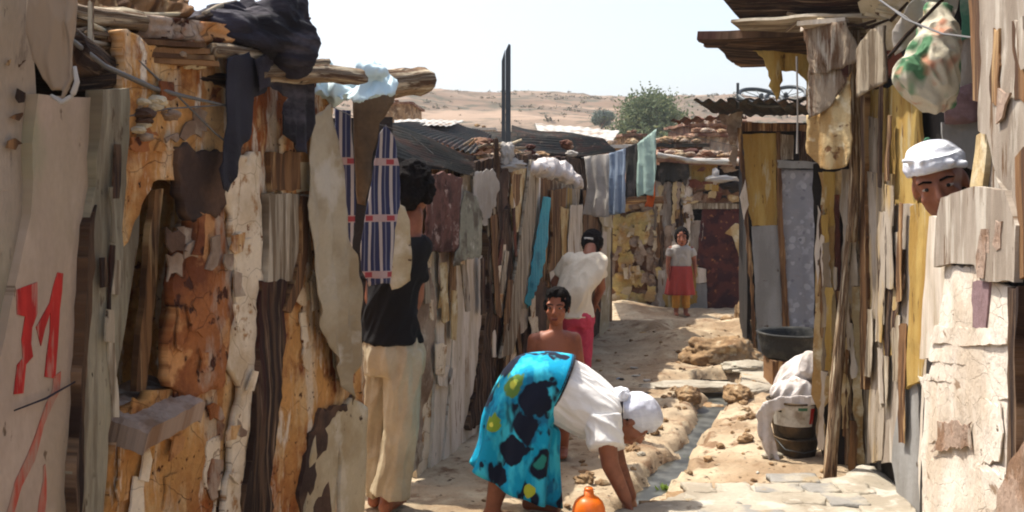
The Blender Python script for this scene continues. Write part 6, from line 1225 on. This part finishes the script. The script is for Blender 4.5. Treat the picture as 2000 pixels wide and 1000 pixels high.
# ---- the man behind the checked cloth
Ym = 5.05
Q = lambda x, y, d=0.: P(x, y, Ym + d)
q = Q(765, 0); W4 = thing('person', 'man in beige three quarter trousers and black top, half hidden by the checked cloth', 'person', (q.x, Ym, gz(q.x, Ym)))
hf, hu = Vector((.35, 1, 0)), Vector((.05, .05, 1)); sc_ = 1.02
hp, hat, hfr = head(Q(808, 374, .06), hf, hu, sc_)
lg = []
for hx, kx, ax, d in ((790, 780, 757, -.04), (748, 738, 735, .10)):
    A = Vector((Q(ax, 0, d).x, Ym + d, .08 + gz(Q(ax, 0).x, Ym))); lg += limb([Q(hx, 700, d), Q(kx, 840, d), Q(kx, 840, d).lerp(A, .4), A], [.075, .055, .056, .038]) + foot(A, (.35, 1, 0), 1.)
a1 = [Q(812, 494), Q(812, 580, .03), Q(790, 640, .12)]; a2 = [Q(740, 492, .05), Q(728, 582, .06), Q(742, 640, .14)]
tl = lambda k: [(Q(800, 462, .03), X_ * .09 * k, Y_v * .06 * k), (Q(782, 484, .02), X_ * .150 * k, Y_v * .09 * k), (Q(770, 540, .01), X_ * .130 * k, Y_v * .11 * k), (Q(764, 610), X_ * .128 * k, Y_v * .105 * k), (Q(766, 668), X_ * .142 * k, Y_v * .118 * k)]
body = hp + lg + limb(a1, [.052, .042, .03]) + limb(a2, [.052, .042, .03]) + [cap(Q(802, 466, .03), Q(806, 420, .05), .056, .054), loft(tl(.93), 28), loft([(Q(766, 655), X_ * .13, Y_v * .1), (Q(768, 700), X_ * .12, Y_v * .09), (Q(768, 730), X_ * .10, Y_v * .08)], 24)] + hand(a1[-1], (-.1, 1, -.5), (.8, 0, .3), 1., .5, 1) + hand(a2[-1], (.1, 1, -.5), (-.8, 0, .3), 1., .5, -1)
part('body', fuse(body, .010, 3), M['skin'], W4, True)
part('hair', fuse([ell(hat(0, -.02, .045), (.098, .115, .112), hf, hu), ell(hat(0, -.075, -.01), (.088, .06, .085), hf, hu), ell(hat(.08, -.01, .01), (.025, .06, .07), hf, hu), ell(hat(-.08, -.01, .01), (.025, .06, .07), hf, hu)], .006, 2, .014, 16), M['hair'], W4, True)
part('top', fuse([loft(tl(1.07), 32), cap(Q(808, 492), Q(813, 548, .02), .066, .06, flat=True), cap(Q(746, 490, .05), Q(730, 550, .06), .072, .064, flat=True)], .007, 3, .012, 11, crease=(.5, 0, 1)), M['jet'], W4, True)
part('trousers', fuse([loft([(Q(766, 655), X_ * .122, Y_v * .10), (Q(768, 690), X_ * .152, Y_v * .135), (Q(768, 730), X_ * .142, Y_v * .12)], 32), cap(Q(789, 705, -.04), Q(783, 840, -.04), .097, .080), cap(Q(783, 840, -.04), Q(760, 968, -.04), .080, .092, flat=True), cap(Q(748, 705, .10), Q(738, 840, .10), .097, .078), cap(Q(738, 840, .10), Q(734, 962, .10), .078, .088, flat=True)], .006, 3, .014, 10, crease=(.15, 0, 1)), M['chino'], W4, True)

# ---- the woman peeping out on the right
Yr = 3.55
Q = lambda x, y, d=0.: P(x, y, Yr + d)
W5 = thing('person', 'woman in a white turban peeping out between the chalky boards', 'person', (1.84, 3.85, .10))
hf, hu = Vector((-.52, -1, -.08)), Vector((-.30, -.02, 1)); sc_ = 1.14
hp, hat, hfr = head(Q(1836, 362, .02), hf, hu, sc_)
b0_ = lambda x, y, z: Vector((1.84 + x, 3.85 + y, .10 + z)); ang = Vector((.85, .5, 0)).normalized(); fw_ = Vector((-.5, .85, 0)) * -1; fw_ = Vector((.5, -.85, 0)); fw_ = Vector((-.5, -.85, 0)).normalized(); sdv = Vector((.85, -.5, 0))
neck0 = b0_(-.03, -.03, 1.36)
lg = []
for s_ in (-1, 1):
    h_ = b0_(0, 0, .84) + sdv * .09 * s_; a_ = b0_(0, 0, .08) + sdv * .10 * s_; lg += limb([h_, h_.lerp(a_, .5), a_], [.09, .058, .038]) + foot(a_, fw_, .95)
tl = lambda k: [(neck0, sdv * .08 * k, fw_ * .06 * k), (b0_(-.02, -.02, 1.31), sdv * .165 * k, fw_ * .085 * k), (b0_(0, 0, 1.15), sdv * .155 * k, fw_ * .11 * k), (b0_(0, 0, .98), sdv * .13 * k, fw_ * .105 * k), (b0_(0, 0, .82), sdv * .155 * k, fw_ * .12 * k)]
body = hp + lg + [cap(neck0, hat(0, -.01, -.06), .055, .052), loft(tl(.93), 28)]
for s_ in (-1, 1):
    a_ = [b0_(0, 0, 1.29) + sdv * .16 * s_, b0_(0, 0, 1.02) + sdv * .20 * s_, b0_(0, 0, .84) + sdv * .16 * s_ + fw_ * .12]; body += limb(a_, [.048, .04, .028]) + hand(a_[-1], fw_ + Vector((0, 0, -.8)), sdv * s_, .95, .4, -s_)
part('body', fuse(body, .008, 3), M['skin'], W5, True)
face(hat, hfr, sc_, W5, M)
part('turban', fuse([ell(hat(0, -.018, .082), (.094, .112, .068), hf, hu + Vector((.12, 0, 0))), loft([(hat(0, -.012, .045), hfr[0] * .096, hf * .118), (hat(.0, -.012, .066), hfr[0] * .102, hf * .122), (hat(.0, -.014, .09), hfr[0] * .097, hf * .116)], 32), cap(hat(-.06, .085, .07), hat(.07, .07, .105), .013, .012), cap(hat(-.085, .045, .05), hat(.02, .098, .092), .012, .012)], .0045, 2, .005, 13, crease=(1, 0, .2)), M['turban'], W5, True)
part('hair', fuse([ell(hat(0, -.03, .01), (.083, .088, .08), hf, hu)], .006, 1), M['hair'], W5, True)
part('dress', fuse([loft(tl(1.06) + [(b0_(0, 0, .5), sdv * .2, fw_ * .17), (b0_(0, 0, .14), sdv * .23, fw_ * .2)], 32), cap(b0_(0, 0, 1.28) + sdv * .15, b0_(0, 0, 1.04) + sdv * .20, .064, .06, flat=True), cap(b0_(0, 0, 1.28) - sdv * .15, b0_(0, 0, 1.04) - sdv * .20, .064, .06, flat=True)], .01, 4, .01, 8), M['lwhite'], W5, True)

# ---- dusty air between the lane and the hills
hm = bpy.data.materials.new('dusty_air'); hm.use_nodes = True; t = hm.node_tree; t.nodes.clear(); ho = t.nodes.new('ShaderNodeOutputMaterial'); hv = t.nodes.new('ShaderNodeVolumePrincipled')
hv.inputs['Color'].default_value = (.93, .95, 1, 1); hv.inputs['Density'].default_value = .0008; t.links.new(hv.outputs[0], ho.inputs['Volume'])
hz_o = part('haze', box(-700, 700, -120, 950, -14, 60), hm); hz_o['kind'] = 'stuff'; tag(hz_o, 'thin pale dust haze in the air over the settlement')
bpy.data.scenes.remove(WORK)
